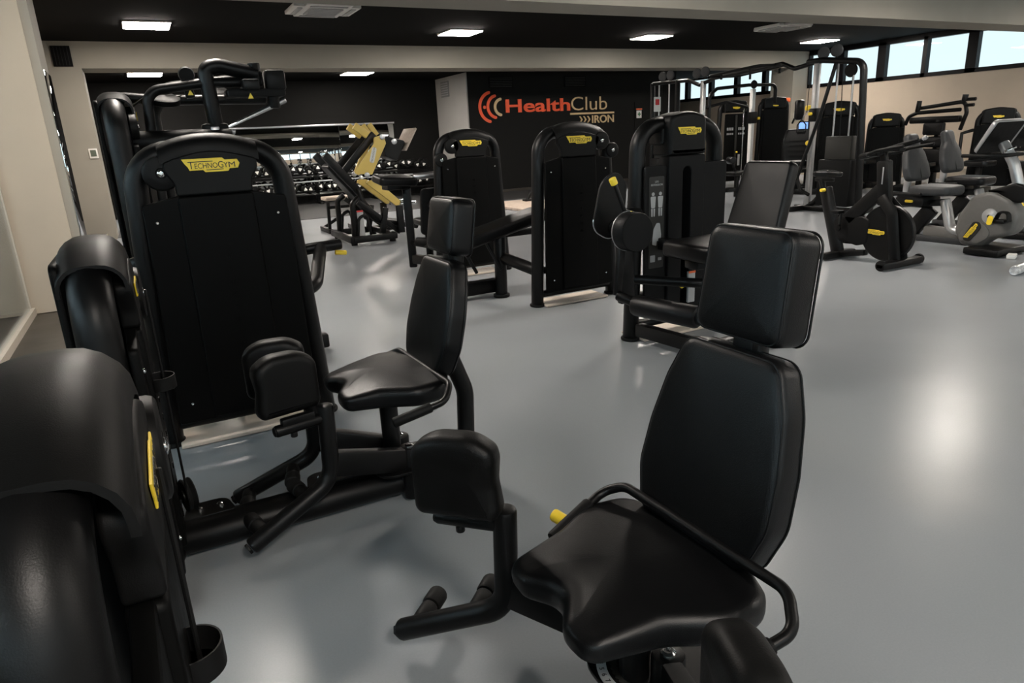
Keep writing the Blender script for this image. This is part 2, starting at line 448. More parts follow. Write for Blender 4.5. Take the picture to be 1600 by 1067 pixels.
# ------------------------------------------------------------------ ceiling fittings
LAMP = mat('lit_lamp_diffuser', (.9, .9, .88), .5, emit=LAMP_E, ecol=(1., .915, .825), noise=.01)
def lamp(x, y, z, label):
    t = thing('ceiling_light', label, 'ceiling light', (x, y, z), 0, 'square ceiling light panels')
    MB().box((0, 0, -.012), (.63, .63, .024), .004).build('frame', M['whitep'], t)
    MB().box((0, 0, -.028), (.60, .60, .008), .002).build('diffuser', LAMP, t)
for x, lb in ((.48, 'first square light panel from the left, above the near side of the rear beam'), (5.45, 'second square light panel from the left in the row before the rear beam'),
              (9.72, 'third square light panel from the left in the row before the rear beam'), (14.75, 'square light panel nearest the right ribbon windows, before the rear beam')):
    lamp(x, 11.98, ZC, lb)
for x, lb in ((.45, 'square light panel beyond the rear beam, above the left pier'), (4.72, 'square light panel beyond the rear beam, above the yellow leg press')):
    lamp(x, 16.1, ZK, lb)
for x in (.48, 5.45, 9.72, 14.75):
    lamp(x, -1.6, ZC, 'square light panel behind the viewpoint')
    lamp(x, 5.2, ZC, 'square light panel above the nearest row of machines')
def aircon(x, y, label):
    t = thing('air_conditioner', label, 'air conditioner', (x, y, ZC), 0, 'ceiling air conditioner cassettes')
    o = [(-.31, -.31), (-.31, -.45), (.31, -.45), (.31, -.31), (.45, -.31), (.45, .31), (.31, .31), (.31, .45), (-.31, .45), (-.31, .31), (-.45, .31), (-.45, -.31)]
    MB().prism(o, .05, TR(0, 0, -.05), .01).build('fascia', M['whitep'], t)
    g = MB().prism(rrect(.46, .46, .02), .02, TR(0, 0, -.065), .005)
    for k in range(7): g.box((0, -.18 + k * .06, -.067), (.4, .012, .006))
    g.build('intake_grille', M['lightgrey'], t)
    for s in (-1, 1):
        MB().box((0, s * .36, -.056), (.5, .07, .012), .004).build('louver', M['lightgrey'], t)
        MB().box((s * .36, 0, -.056), (.07, .5, .012), .004).build('louver', M['lightgrey'], t)
aircon(2.62, 10.25, 'white ceiling cassette between the first two light panels')
aircon(11.65, 10.35, 'white ceiling cassette by the right ribbon windows')

# ------------------------------------------------------------------ wall fittings
t = thing('wall_thermostat', 'small white thermostat with a dark display on the left pier', 'thermostat', (-.61, 13.85, 1.45))
MB().box((0, -.012, 0), (.13, .024, .16), .008).build('body', M['whitep'], t)
MB().box((0, -.026, .005), (.085, .006, .105), .002).build('display', M['green'], t)
t = thing('wall_socket', 'small white switch plate with a dark centre on the right pier', 'switch', (16.28, 13.85, 1.53))
MB().box((0, -.01, 0), (.11, .02, .2), .006).build('plate', M['whitep'], t)
MB().box((.01, -.023, 0), (.05, .008, .1), .003).build('rocker', M['frame'], t)
t = thing('speaker_grille', 'square black louvred box at the top of the left pier', 'speaker', (-.76, 13.85, 2.97))
MB().box((0, -.02, 0), (.27, .04, .31), .004).build('box', M['vent'], t)
for k in range(5): MB().box((-.09 + k * .045, -.044, 0), (.008, .008, .28), .002, TR(0, 0, 0)).build('slat', M['frame'], t)
for x, lb in ((8.36, 'black air vent above the left end of the wall lettering'), (10.56, 'black air vent above the middle of the wall lettering')):
    t = thing('wall_vent', lb, 'vent', (x, 16.14, 2.68), 0, 'black air vents high on the black wall')
    MB().box((0, -.012, 0), (.68, .024, .27), .005).build('frame', M['vent'], t)
    for k in range(6): MB().box((0, -.026, -.1 + k * .04), (.62, .01, .012), .003).build('slat', M['ink'], t)
t = thing('return_vent', 'grey square vent high on the pale grey wall return', 'vent', (7.41, 17.45, 2.63))
MB().box((-.012, 0, 0), (.024, .5, .38), .004).build('frame', mat('grey_vent', (.2, .2, .2), .6, noise=.05), t)
for k in range(6): MB().box((-.026, 0, -.14 + k * .056), (.01, .44, .02), .003).build('slat', M['lightgrey'], t)
t = thing('emergency_sign', 'small white sign with a green mark under an orange strip on the black wall', 'sign', (12.66, 16.121, 1.83))
MB().box((0, -.008, -.03), (.17, .016, .2), .003).build('plate', M['whitep'], t)
MB().box((0, -.012, .105), (.2, .024, .04), .006).build('strip_light', M['orange'], t)
g = MB(); g.box((0, -.018, -.03), (.10, .006, .035)); g.box((0, -.018, -.03), (.035, .006, .11)); g.build('mark', mat('green_print', (.03, .16, .06), .5, noise=.04), t)

# wall lettering
t = thing('wall_lettering', 'orange and tan club name and arc logo raised on the black wall', 'sign', (9.7, 16.14, 2.0))
OX, OZ = 9.7, 2.0
def wtext(s, x0, x1, z0, z1, bold): 
    return MB().text(s, .4, .012, TR(0, -.012, 0) @ FRONT, bold=bold, fit=(x0 - OX, x1 - OX, z0 - OZ, z1 - OZ))
wtext('Health', 8.46, 10.385, 1.955, 2.275, .008).build('word_in_red', M['signred'], t, smooth=False)
wtext('Club', 10.42, 11.575, 1.96, 2.30, -.004).build('word_in_tan', M['signtan'], t, smooth=False)
wtext('IRON', 11.08, 11.80, 1.62, 1.82, .006).build('small_word', M['signtan'], t, smooth=False)
MB().box((11.1 - OX, -.012, 1.875 - OZ), (1.42, .024, .045)).build('rule', M['signtan'], t, smooth=False)
c = MB()
for k in range(3):
    x = 10.67 + k * .125 - OX; z = 1.72 - OZ
    c.flat([(x, z + .085), (x + .04, z + .085), (x + .105, z), (x + .04, z - .085), (x, z - .085), (x + .065, z)], .024, FRONT)
c.build('chevrons', M['signtan'], t, smooth=False)
def arc(cx, cz, R, half, wid):
    o = []; n = 22
    for i in range(n + 1):
        a = PI - half + 2 * half * i / n; o.append((cx + (R + wid / 2) * math.cos(a), cz + (R + wid / 2) * math.sin(a)))
    for i in range(7):
        a = PI + half; e = (cx + R * math.cos(a), cz + R * math.sin(a)); q = a + PI * i / 6; o.append((e[0] + wid / 2 * math.cos(q), e[1] + wid / 2 * math.sin(q)))
    for i in range(n + 1):
        a = PI + half - 2 * half * i / n; o.append((cx + (R - wid / 2) * math.cos(a), cz + (R - wid / 2) * math.sin(a)))
    for i in range(7):
        a = PI - half; e = (cx + R * math.cos(a), cz + R * math.sin(a)); q = a + PI + PI * i / 6; o.append((e[0] + wid / 2 * math.cos(q), e[1] + wid / 2 * math.sin(q)))
    return MB().flat(o, .024, FRONT)
arc(8.09 - OX, 2.105 - OZ, .352, 1.33, .07).build('outer_arc', M['signred'], t, smooth=False)
arc(8.22 - OX, 2.11 - OZ, .262, 1.36, .07).build('middle_arc', M['signred'], t, smooth=False)
arc(8.35 - OX, 2.10 - OZ, .19, 1.40, .065).build('inner_arc', M['signtan'], t, smooth=False)
MB().flat(circ(.04, 20, 7.87 - OX, 2.105 - OZ), .024, FRONT).build('dot', M['signred'], t, smooth=False)

# mirrors
t = thing('wall_mirror', 'tall narrow mirror on the side of the left front pier', 'mirror', (-.55, 7.42, .5))
MB().box((.006, 0, .80), (.012, .54, 1.62), .002).build('glass', M['mirror'], t)
t = thing('gym_mirror', 'wide frameless mirror behind the dumbbell rack', 'mirror', (4.0, 18.1, .2))
MB().box((-.72, -.01, .83), (2.78, .02, 1.64), .002).build('pane', M['mirror'], t)
MB().box((1.40, -.01, .83), (1.44, .02, 1.64), .002).build('pane', M['mirror'], t)
MB().box((0, -.02, 1.675), (4.3, .05, .04), .006).build('trim', M['alu'], t)
# ------------------------------------------------------------------ shared machine pieces
BADGE = [(-.5, .125), (.20, .125), (.245, .085), (.46, .085), (.5, .01), (.46, -.075), (.31, -.08), (.28, -.125), (-.12, -.125), (-.155, -.085), (-.385, -.085), (-.41, -.02), (-.455, .04)]
def badge(par, w, T, detail=True):
    """yellow maker's badge, local x right, y up, z out"""
    p = MB().prism([(x * w, y * w) for x, y in BADGE], .004, T, .0015).build('badge', M['yellow'], par, smooth=False)
    if detail:
        t = MB(); e = .0008; Z = TR(0, 0, .0042)
        def bit(s, x0, x1, y0, y1): t.text(s, .1, e, T @ Z, bold=0, fit=(x0 * w, x1 * w, y0 * w, y1 * w))
        bit('T', -.40, -.30, -.055, .075); bit('ECHNO', -.29, .105, -.055, .04); bit('G', .115, .205, -.06, .06); bit('Y', .21, .29, -.055, .04); bit('M', .30, .415, -.055, .04)
        t.flat([(-.33 * w, .06 * w), (.03 * w, .06 * w), (.03 * w, .075 * w), (-.33 * w, .075 * w)], e, T @ Z)
        t.flat([(-.10 * w, -.09 * w), (.20 * w, -.09 * w), (.20 * w, -.078 * w), (-.10 * w, -.078 * w)], e, T @ Z)
        t.build('badge_lettering', M['ink'], p, smooth=False)
    return p

def screw(par, p, ax, T, r=.008):
    o = MB(T).lathe([(r, 0), (r, .003), (r * .7, .006), (r * .45, .006), (r * .4, .003), (0, .003)], p, ax, 12).build('screw', M['chrome'], par)
    return o

def pulley_cover(par, p, T, r=.075, d=.045, ax=(0, -1, 0)):
    o = MB(T).lathe([(r * .9, 0), (r, .006), (r, d - .014), (r * .96, d - .004), (r * .88, d), (r * .3, d), (r * .26, d - .004), (0, d - .004)], p, ax, 36).build('pulley_cover', M['plast'], par)
    MB(T).lathe([(.016, 0), (.016, .005), (.011, .009), (.006, .009), (.005, .005), (0, .005)], V(p) + V(ax) * (d - .003), ax, 14).build('bolt', M['chrome'], o)
    return o

def tower(par, T, h=1.48, w=.76, wt=.62, back=True, discs=((-.225, .17),), base=True, bw=.165, detail=True, cross=True, badge_w=.245, badge_dz=.14, screws=True, tube=(.05, .058), dr=.075, rear=False, dy=-.06, dd=.045, hw=.212, camber=.045, column=False, ftop=.073):
    """weight-stack tower; local front is -y, centred on x, feet at z = 0"""
    a, bb = tube
    MB(T).tube([(-w / 2, 0, .012), (-wt / 2, 0, h - ftop), (wt / 2, 0, h - ftop), (w / 2, 0, .012)], a, bb, (0, 1, 0), .17, 18, 9).build('frame', M['frame'], par)
    for s in (-1, 1):
        f = MB(T); o = [(s * w / 2 + (a + .012) * math.cos(q), (bb + .012) * math.sin(q)) for q in [2 * PI * i / 24 for i in range(24)]]
        f.prism(o, .022, None, .006); f.build('foot', M['rubber'], par)
    # arched top cap wrapped over the frame, its face running down the front
    y0 = -bb - .040
    c = MB(T); ns = 9
    def archpts(f, r, zt, drop, rc):
        o = [(-f, zt - drop)]
        for i in range(6): q = PI - PI / 2 * i / 5; o.append((-f + rc + rc * math.cos(q), zt - rc + rc * math.sin(q)))
        for i in range(6): q = PI / 2 - PI / 2 * i / 5; o.append((r - rc + rc * math.cos(q), zt - rc + rc * math.sin(q)))
        o.append((r, zt - drop)); return o
    outer = archpts(.100, .086, 0, .085, .072); inner = archpts(.088, .074, -.012, .073, .06)
    n1 = len(outer); vv = []; ff = []
    for i in range(ns):
        x = -hw + 2 * hw * i / (ns - 1); dz = -camber * (abs(x) / hw) ** 2.2
        k = 1 if 0 < i < ns - 1 else .985
        for (yy, zz) in outer: vv.append((x, yy * k, h + .003 + dz + zz * (1 if k == 1 else 1) - (0 if k == 1 else .0015)))
        for (yy, zz) in reversed(inner): vv.append((x, yy, h + .003 + dz + zz))
    m = 2 * n1
    for i in range(ns - 1):
        for j in range(m): ff.append((i * m + j, i * m + (j + 1) % m, (i + 1) * m + (j + 1) % m, (i + 1) * m + j))
    for i in (0, ns - 1):
        for j in range(n1 - 1): ff.append((i * m + j, i * m + j + 1, i * m + m - 2 - j, i * m + m - 1 - j))
    c.add(vv, ff)
    zs = h - .27
    if column:
        c.bm.clear()
        c.pad(rpoly([(-bw, zs, .012), (bw, zs, .012), (bw, h - .025, .05), (0, h + .012, .5), (-bw, h - .025, .05)], .02, 5), .195, .03, .0, TR(0, .08, 0) @ FRONT, es=4, rings_in=0)
        c.pad(rpoly([(-bw - .018, h - .20, .01), (bw + .018, h - .20, .01), (bw + .018, h - .03, .05), (0, h - .001, .5), (-bw - .018, h - .03, .05)], .02, 5), .14, .02, 0, TR(0, .09, 0) @ FRONT, es=3, rings_in=0)
    else:
        fw = min(hw - .012, bw + .035)
        fo = rpoly([(-bw, zs, .014), (bw, zs, .014), (bw, h - .215, .06), (fw, h - .16, .04), (fw, h - .085 - camber * .75, .02), (0, h - .062, .5), (-fw, h - .085 - camber * .75, .02), (-fw, h - .16, .04), (-bw, h - .215, .06)], .02, 4)
        c.pad(fo, .05, .008, .0, TR(0, y0 + .043, 0) @ FRONT, es=3, rings_in=0)
    c.build('top_cap', M['plast'], par)
    if back:
        p = MB(T); hb = h - .28
        p.pad(rpoly([(-.335, .12, .015), (.335, .12, .015), (.315, hb - .02, .02), (.17, hb + .01, .05), (-.17, hb + .01, .05), (-.315, hb - .02, .02)], .01, 3), .03, .008, 0, TR(0, y0 + .038, 0) @ FRONT, es=2, rings_in=0)
        p.pad(rpoly([(-bw - .012, .13, .014), (bw + .012, .13, .014), (bw, zs - .003, .014), (-bw, zs - .003, .014)], .014, 3), .05, .010, 0, TR(0, y0 + .043, 0) @ FRONT, es=3, rings_in=0)
        if detail:
            for i, ch in enumerate('TECHNOGYM'):
                p.text(ch, .034, .003, TR(.0, y0 - .0072, h - .50 - i * .062) @ FRONT @ RZ(-90), align='CENTER')
        p.build('cover_panel', M['panel'], par)
        if screws:
            for s in (-1, 1):
                for z in (.22, hb - .10): screw(par, (s * .265, y0 + .008, z), (0, -1, 0), T)
    if rear: MB(T).pad(rpoly([(-.24, .12, .02), (.24, .12, .02), (.212, h - .05, .03), (-.212, h - .05, .03)], .02, 4), .022, .006, 0, TR(0, .092, 0) @ FRONT, es=2, rings_in=0).build('rear_cover', M['panel'], par)
    if badge_w: badge(par, badge_w, T @ TR(0, y0 - (.0185 if column else .0085), h - badge_dz) @ FRONT, detail)
    for (dx, dz) in discs: pulley_cover(par, (dx, dy, h - dz), T, dr, dd)
    if cross:
        for z in (.10, .30): MB(T).tube([(-w / 2 + .04, .0, z), (w / 2 - .04, .0, z)], .03, .04, (0, 1, 0), n=12).build('crossbar', M['frame'], par)
    if base:
        MB(T).box((-.04, .02, .012), (.62, .26, .018), .004).build('base_board', M['cream'], par)

def cupholder(par, p, T, r=.045, d=.045):
    MB(T).lathe([(r - .004, .004), (r - .003, d), (r, d), (r, .003), (r - .004, 0), (0, 0), (0, .004), (r - .005, .004)], p, (0, 0, 1), 32).build('bottle_holder', M['rubber'], par)

def knee_pad_outline():
    return rpoly([(-.112, .0, .03), (.106, .0, .03), (.116, .03, .04), (.106, .10, .10), (.112, .16, .06), (.106, .19, .05), (.054, .222, .12), (-.054, .218, .12), (-.112, .182, .06)], .04, 6)

def thigh_arm(par, piv, side, ang, peg=1, off=(0, 0)):
    ro, zo = off
    """swing arm of the thigh machine: pivot at piv, reaching along -x before being turned by ang about z; inner side is +y * side"""
    T = TR(*piv) @ RZ(ang)
    arm = MB(T)
    arm.bar((.02, 0, .17), (-.32, 0, .275), .05, .095, .008)
    arm.cyl((0, 0, .015), (0, 0, .235), .040, .006, 20)
    arm.tube([(-.325 + ro, 0, .51 + zo), (-.335, 0, .215), (-.66, 0, .075)], .031, .031, (0, 1, 0), .10, 16, 8)
    arm.tube([(-.315 + ro, 0, .463 + zo), (-.515 + ro, 0, .463 + zo)], .021, .021, (0, 1, 0), n=14)
    arm.box((-.43 + ro, 0, .487 + zo), (.12, .03, .03), .006)
    a = arm.build('swing_arm', M['frame'], par)
    MB(T).lathe([(.018, 0), (.018, .008), (.012, .013), (.007, .013), (.006, .007), (0, .007)], (0, 0, .233), (0, 0, 1), 14).build('bolt', M['chrome'], a)
    MB(T).cyl((-.662, 0, .0745), (-.672, 0, .070), .020, .003, 6).build('end_bolt', M['frame'], a)
    MB(T).cyl((-.513 + ro, 0, .463 + zo), (-.519 + ro, 0, .463 + zo), .017, .002, 14).build('end_cap', M['rubber'], a)
    MB(T).cyl((-.45 + ro, 0, .445 + zo), (-.45 + ro, 0, .425 + zo), .012, .003, 12).build('stop', M['rubber'], a)
    for x, z in ((-.43, .172), (-.605, .099)):
        pg = MB(T); pg.cyl((x, peg * side * .02, z), (x, peg * side * .085, z), .026, .006, 18); pg.cyl((x, peg * side * .087, z), (x, peg * side * .15, z), .029, .008, 18)
        pg.build('foot_peg', M['rubber'], par)
    # thigh cushion with an arched top and a waisted back
    pT = T @ TR(-.435 + ro, side * (.05 if peg > 0 else .03), .50 + zo) @ (FRONT if side < 0 else frameT((0, 0, 0), (-1, 0, 0), (0, 0, 1)))
    P = MB(); P.pad(knee_pad_outline(), .085, .03, .006, TR(0, 0, 0), es=5, rings_in=3)
    # waist: draw the lower half of the inner face inwards a little
    for v in P.bm.verts:
        if v.co.z > .045: v.co.z -= .012 * math.exp(-((v.co.y - .085) / .05) ** 2)
        v.co.z -= .02
    P.bm.transform(pT @ TR(0, 0, -.02))
    pad = P.build('thigh_pad', M['foam'], par)
    badge_T = pT @ TR(0, .15, .0455 - .006)
    return pad

def thigh_machine(name, label, cat, loc, seat_dx, seat_z, angs, tower_h, peg=1, back_h=.435, head_h=.215, fext=0., tower_dx=0., tower_dy=0., near=(0, 0), rail=0.):
    """seated thigh machine: low tower on the left, chair facing it along -x"""
    t = thing(name, label, cat, loc, 0)
    tower(t, TR(-.18 + tower_dx, tower_dy, 0) @ RZ(90), h=tower_h, w=.74, wt=.58, hw=.235, camber=.06, ftop=.088, discs=((.245, .235),), base=False, badge_w=.22, badge_dz=.17, cross=False, dr=.092, rear=True, dy=-.07, dd=.05)
    TT = Matrix.Identity(4)
    # base beam, cross foot and guide plates
    b = MB(); b.tube([(-.16, 0, .075), (.86 + seat_dx, 0, .075)], .072, .06, (0, 0, 1), n=18)
    b.build('base_beam', M['frame'], t)
    b = MB(); b.tube([(-.10, 0, .055), (-.13, -.12, .05), (-.15, -.36, .04)], .03, .03, (0, 0, 1), .05, 12); b.build('cross_foot', M['frame'], t)
    b = MB(); b.tube([(-.10, 0, .055), (-.13, .12, .05), (-.15, .36, .04)], .03, .03, (0, 0, 1), .05, 12); b.build('cross_foot', M['frame'], t)
    for x0, x1, y in ((-.08, .10, .085), (.36, .60, .085)):
        pl = MB().prism(rpoly([(x0, .0, .01), (x1, .0, .01), (x1 - .02, y + .03, .05), (x0 + .02, y + .03, .05)], .02, 5), .008, TR(0, 0, .13), .002).build('guide_plate', M['frame'], t)
        for xx in (x0 + .06, x1 - .05): MB().lathe([(.011, 0), (.011, .007), (.007, .011), (0, .011)], (xx, .055, .138), (0, 0, 1), 12).build('bolt', M['chrome'], pl)
    w = MB().lathe([(.02, -.016), (.058, -.016), (.06, -.012), (.052, 0), (.06, .012), (.058, .016), (.02, .016)], (-.045, -.03, .25), (1, .25, 0), 32).build('cable_pulley', M['rubber'], t)
    MB().cyl((-.045 - .02, -.035, .25), (-.045 + .02, -.025, .25), .02, .003, 16).build('hub', M['frame'], w)
    MB().bar((-.09, -.03, .25), (-.12, -.03, .14), .03, .05, .003).build('pulley_bracket', M['frame'], t)
    MB().tube([(-.046, -.115, 1.0), (-.046, -.10, .30)], .004, n=8).build('cable', M['rubber'], t)
    cupholder(t, (-.056, -.115, .675), TT)
    MB().box((-.095, -.115, .70), (.03, .04, .03), .005).build('holder_bracket', M['rubber'], t)
    # range-of-motion cam with printed numbers at the pivot
    px = .79 + seat_dx
    cam = MB().prism(rpoly([(px - .15, -.13, .07), (px + .15, -.13, .07), (px + .17, .13, .08), (px - .13, .13, .08)], .06, 8), .012, TR(0, 0, .145), .003).build('range_selector_plate', M['frame'], t)
    arcb = MB()
    o = [(px + .132 * math.cos(q), .132 * math.sin(q)) for q in [PI * (.62 + .5 * i / 14) for i in range(15)]] + [(px + .108 * math.cos(q), .108 * math.sin(q)) for q in [PI * (1.12 - .5 * i / 14) for i in range(15)]]
    arcb.flat(o, .0015, TR(0, 0, .157)); sc = arcb.build('scale', M['lightgrey'], cam, smooth=False)
    nm = MB()
    for i in range(9):
        q = PI * (.66 + .42 * i / 8); nm.text(str(i + 1), .017, .0004, TR(px + .12 * math.cos(q), .12 * math.sin(q), .159) @ RZ(math.degrees(q) + 90) @ TR(0, -.006, 0))
    nm.build('scale_numbers', M['ink'], sc, smooth=False)
    hl = MB()
    for i in range(9):
        q = PI * (.66 + .42 * i / 8); hl.lathe([(.009, 0), (.009, .002), (0, .002)], (px + .09 * math.cos(q), .09 * math.sin(q), .1565), (0, 0, 1), 12)
    hl.build('pin_holes', M['ink'], cam)
    MB().cyl((px + .1, .1, .02), (px + .1, .1, .15), .05, .01, 24).build('cam_pulley', M['rubber'], t)
    thigh_arm(t, (px, .062, 0), -1, -angs[0], peg)
    thigh_arm(t, (px, -.062, 0), 1, angs[1], peg, near)
    # seat post and curved back tube
    sx = seat_dx; zs = seat_z
    MB().cyl((.74 + sx, 0, .1), (.74 + sx, 0, zs - .07), .036, .004, 20).build('seat_post', M['frame'], t)
    b = MB(); b.tube([(.80 + sx, 0, .09), (1.06 + sx, 0, .10), (1.075 + sx, 0, zs - .14), (.99 + sx, 0, zs + .10), (1.055 + sx, 0, zs + .30), (1.10 + sx, 0, zs + .62)], .036, .036, (0, 1, 0), [.10, .16, .15, .2], 16, 7)
    b.build('back_tube', M['frame'], t)
    MB().box((.80 + sx, 0, zs - .075), (.20, .14, .03), .006).build('seat_plate', M['frame'], t)
    # saddle seat
    fe = sx - fext
    so = rpoly([(.528 + fe, -.085, .05), (.585 + fe, 0, .10), (.528 + fe, .085, .05), (.532 + fe, .165, .05), (.66 + sx, .20, .14), (.78 + sx, .265, .09), (.90 + sx, .25, .08), (.955 + sx, .12, .08), (.955 + sx, -.12, .08), (.90 + sx, -.25, .08), (.78 + sx, -.265, .09), (.66 + sx, -.20, .14), (.532 + fe, -.165, .05)], .05, 6)
    def top(x, y):
        u = (x - .53 - fe) / (.43 + fext)
        return -.034 * max(0, 1 - u / .42) ** 2 * (.35 + min(1, (abs(y) / .15) ** 2) * .65) - .012 * min(1, (y / .2) ** 2) * u + .006 * u
    S = MB(); S.pad(so, .085, .034, .012, TR(0, 0, zs - .065), es=5, top=top, rings_in=7)
    s = S.build('seat', M['leather'], t)
    # backrest, leaning away from the tower, with piped edge
    def lean(z): return V((.905 + sx + (z - zs) * .28, 0, z))
    d = V((.26, 0, 1)).normalized(); o0 = V((.905 + sx, 0, zs + .005))
    bT = frameT(o0, (0, -1, 0), d)       # x -> -y world, y -> up the back, z -> towards the sitter
    bo = rpoly([(-.172, .0, .055), (.172, .0, .055), (.212, .12, .12), (.205, .24, .2), (.182, .77 * back_h, .2), (.14, back_h, .05), (-.14, back_h, .05), (-.182, .77 * back_h, .2), (-.205, .24, .2), (-.212, .12, .12)], .06, 6)
    B = MB(); B.pad(bo, .085, .024, .008, bT @ TR(0, 0, -.06), es=4, rings_in=4); bk = B.build('backrest', M['leather'], t)
    def piping(o, zz, Tm, par, dd=.006, r=.003):
        nr = inset_dirs(o); pts = [Tm @ V((p[0] + m[0] * dd, p[1] + m[1] * dd, zz)) for p, m in zip(o, nr)]
        q = MB(); q.tube(pts + [pts[0]], r, r, (0.3, .1, .9), n=6, cap=False); return q.build('seam', M['leather'], par)
    piping(bo, .016, bT, bk); piping(bo, -.045, bT, bk, .001)
    MB().prism(rpoly([(-.08, .05, .04), (.08, .05, .04), (.16, .2, .1), (.12, .40, .05), (-.12, .40, .05), (-.16, .2, .1)], .05, 5), .012, bT @ TR(0, 0, -.072), .003).build('back_shell', M['plast'], bk)
    # head cushion
    ho = rpoly([(-.128, .0, .035), (.128, .0, .035), (.12, head_h, .035), (-.12, head_h, .035)], .03, 6)
    hT = frameT(o0 + d * (back_h + .02) + V((-.0, 0, 0)), (0, -1, 0), (.16, 0, 1))
    H = MB(); H.pad(ho, .105, .026, .006, hT @ TR(0, 0, -.08), es=4, rings_in=3)
    hd = H.build('headrest', M['leather'], t); piping(ho, .015, hT, hd); piping(ho, -.07, hT, hd, .001)
    MB(hT).box((0, -.01, -.03), (.06, .06, .03), .005).build('headrest_bracket', M['frame'], t)
    # hand rail behind the hips, with grips either side
    z = zs + rail
    MB().tube([(.66 + sx, .225, z - .03), (.84 + sx, .262, z + .03), (.875 + sx, .215, z + .055), (.895 + sx, -.29, z + .05), (.85 + sx, -.345, z + .01), (.67 + sx, -.32, z - .035)], .0125, .0125, (0, 0, 1), [.05, .06, .06, .05], 14, 7).build('hand_rail', M['frame'], t)
    for a, c in (((.655 + sx, .222, z - .031), (.79 + sx, .252, z + .013)), ((.66 + sx, -.3185, z - .037), (.80 + sx, -.338, z - .002))):
        g = MB(); g.cyl(a, c, .0185, .006, 18); g.build('hand_grip', M['rubber'], t)
    return t
# ------------------------------------------------------------------ nearest row: two thigh machines
a1 = thigh_machine('thigh_machine', 'nearest black thigh machine, thigh pads swung wide open, yellow lever beside its seat', 'gym machine', (0, 1.07, 0), .095, .46, (46, 67), 1.155, -1, .47, .25, .035, .017, -.08, (-.035, -.055))
MB().tube([(.87, .12, .40), (.832, .225, .427)], .010, .010, n=10).build('lever_rod', M['frame'], a1)
MB().cyl((.835, .215, .425), (.80, .30, .445), .017, .006, 18).build('lever_grip', M['yellow'], a1)
a2 = thigh_machine('thigh_machine', 'second black thigh machine, thigh pads folded together in front of the seat', 'gym machine', (0, 2.48, 0), -.03, .53, (12, 12), 1.165, rail=-.035)

# ------------------------------------------------------------------ tower machine behind the second thigh machine
t = thing('weight_machine', 'black weight tower machine behind the folded thigh pads, its back facing the viewpoint', 'gym machine', (.30, 3.60, 0))
I4 = Matrix.Identity(4)
tower(t, I4, h=1.478, w=.765, wt=.63, discs=((-.212, .165),), dr=.078, dy=-.04)
MB().bar((.0, .05, .12), (.0, .66, .12), .09, .12, .015).build('base_beam', M['frame'], t)
MB().bar((-.3, .66, .05), (.3, .66, .05), .08, .09, .02).build('cross_foot', M['frame'], t)
MB().cyl((0, .42, .12), (0, .42, .5), .045).build('seat_post', M['frame'], t)
MB().pad(rrect(.42, .36, .08), .08, .03, .01, TR(0, .38, .5)).build('seat', M['leather'], t)
MB().pad(rrect(.40, .5, .08), .08, .03, .01, TR(0, .56, .88) @ frameT((0, 0, 0), (1, 0, 0), (0, .2, 1))).build('backrest', M['leather'], t)
MB().bar((0, .64, .12), (0, .64, 1.1), .06, .06, .01).build('back_post', M['frame'], t)
g = MB(); g.tube([(.30, .16, .62), (.46, .22, .66), (.60, .64, .80)], .038, .038, fillet=.1); g.build('lever_arm', M['frame'], t)
MB().cyl((.50, .64, .80), (.73, .64, .81), .034, .012).build('roller', M['leather'], t)
MB().cyl((.68, .62, .765), (.75, .62, .755), .014).build('adjust_pin', M['yellow'], t)
MB().cyl((.28, .45, .42), (.44, .45, .42), .05, .012).build('roller', M['leather'], t)
MB().cyl((.44, .45, .405), (.475, .45, .395), .016).build('adjust_knob', M['yellow'], t)
MB().tube([(.26, .16, .35), (.34, .45, .42)], .028, n=12).build('roller_arm', M['frame'], t)
g = MB(); g.tube([(-.33, .02, .92), (-.42, .05, .90), (-.42, .16, .78), (-.36, .22, .60)], .036, .036, fillet=.07); g.build('side_handle', M['frame'], t)

# ------------------------------------------------------------------ pulldown machine left of centre
t = thing('pulldown_machine', 'tall black pulldown machine with overhead arms beside the left pier', 'gym machine', (-.12, 4.75, 0))
tower(t, TR(.06, 0, 0) @ RZ(90), h=1.745, rear=True, w=.72, wt=.56, discs=((-.2, .2),), base=False, badge_w=.22, cross=False, detail=False)
MB().tube([(.12, -.18, 1.465), (.66, -.18, 1.465)], .06, .06, n=20).build('cross_tube', M['plast'], t)
g = MB(); g.tube([(.0, .08, 1.68), (.12, .02, 1.72), (.30, .0, 1.70), (.90, -.06, 1.69)], .03, .03, fillet=.06); g.build('top_rail', M['frame'], t)
g = MB(); g.tube([(.22, -.15, 1.40), (.24, -.15, 1.74), (.55, -.15, 1.78), (.88, -.15, 1.785)], .028, .028, fillet=.09, n=14); g.build('support_arch', M['frame'], t)
g = MB(); g.tube([(.28, .30, .06), (.27, .30, 1.64), (.36, .30, 1.79), (.82, .30, 1.84)], .035, .035, fillet=.1, n=14); g.build('support_arch', M['frame'], t)
g = MB(); g.tube([(.58, -.15, 1.46), (.565, -.15, 1.86), (.64, -.15, 1.875), (.86, -.15, 1.825)], .043, .043, fillet=.075, n=18); g.build('pressing_arm', M['frame'], t)
MB().cyl((.845, -.15, 1.775), (.84, -.15, 1.89), .036, .006).build('arm_stub', M['plast'], t)
MB().box((.57, -.15, 1.49), (.15, .09, .13), .02).build('pivot_block', M['plast'], t)
MB().box((.565, -.2, 1.495), (.05, .02, .085), .008).build('adjuster', M['alu'], t)
MB().prism([(-.016, -.014), (.016, -.014), (0, .018)], .003, TR(.565, -.212, 1.465) @ FRONT, .001).build('warning_sticker', M['yellow'], t)
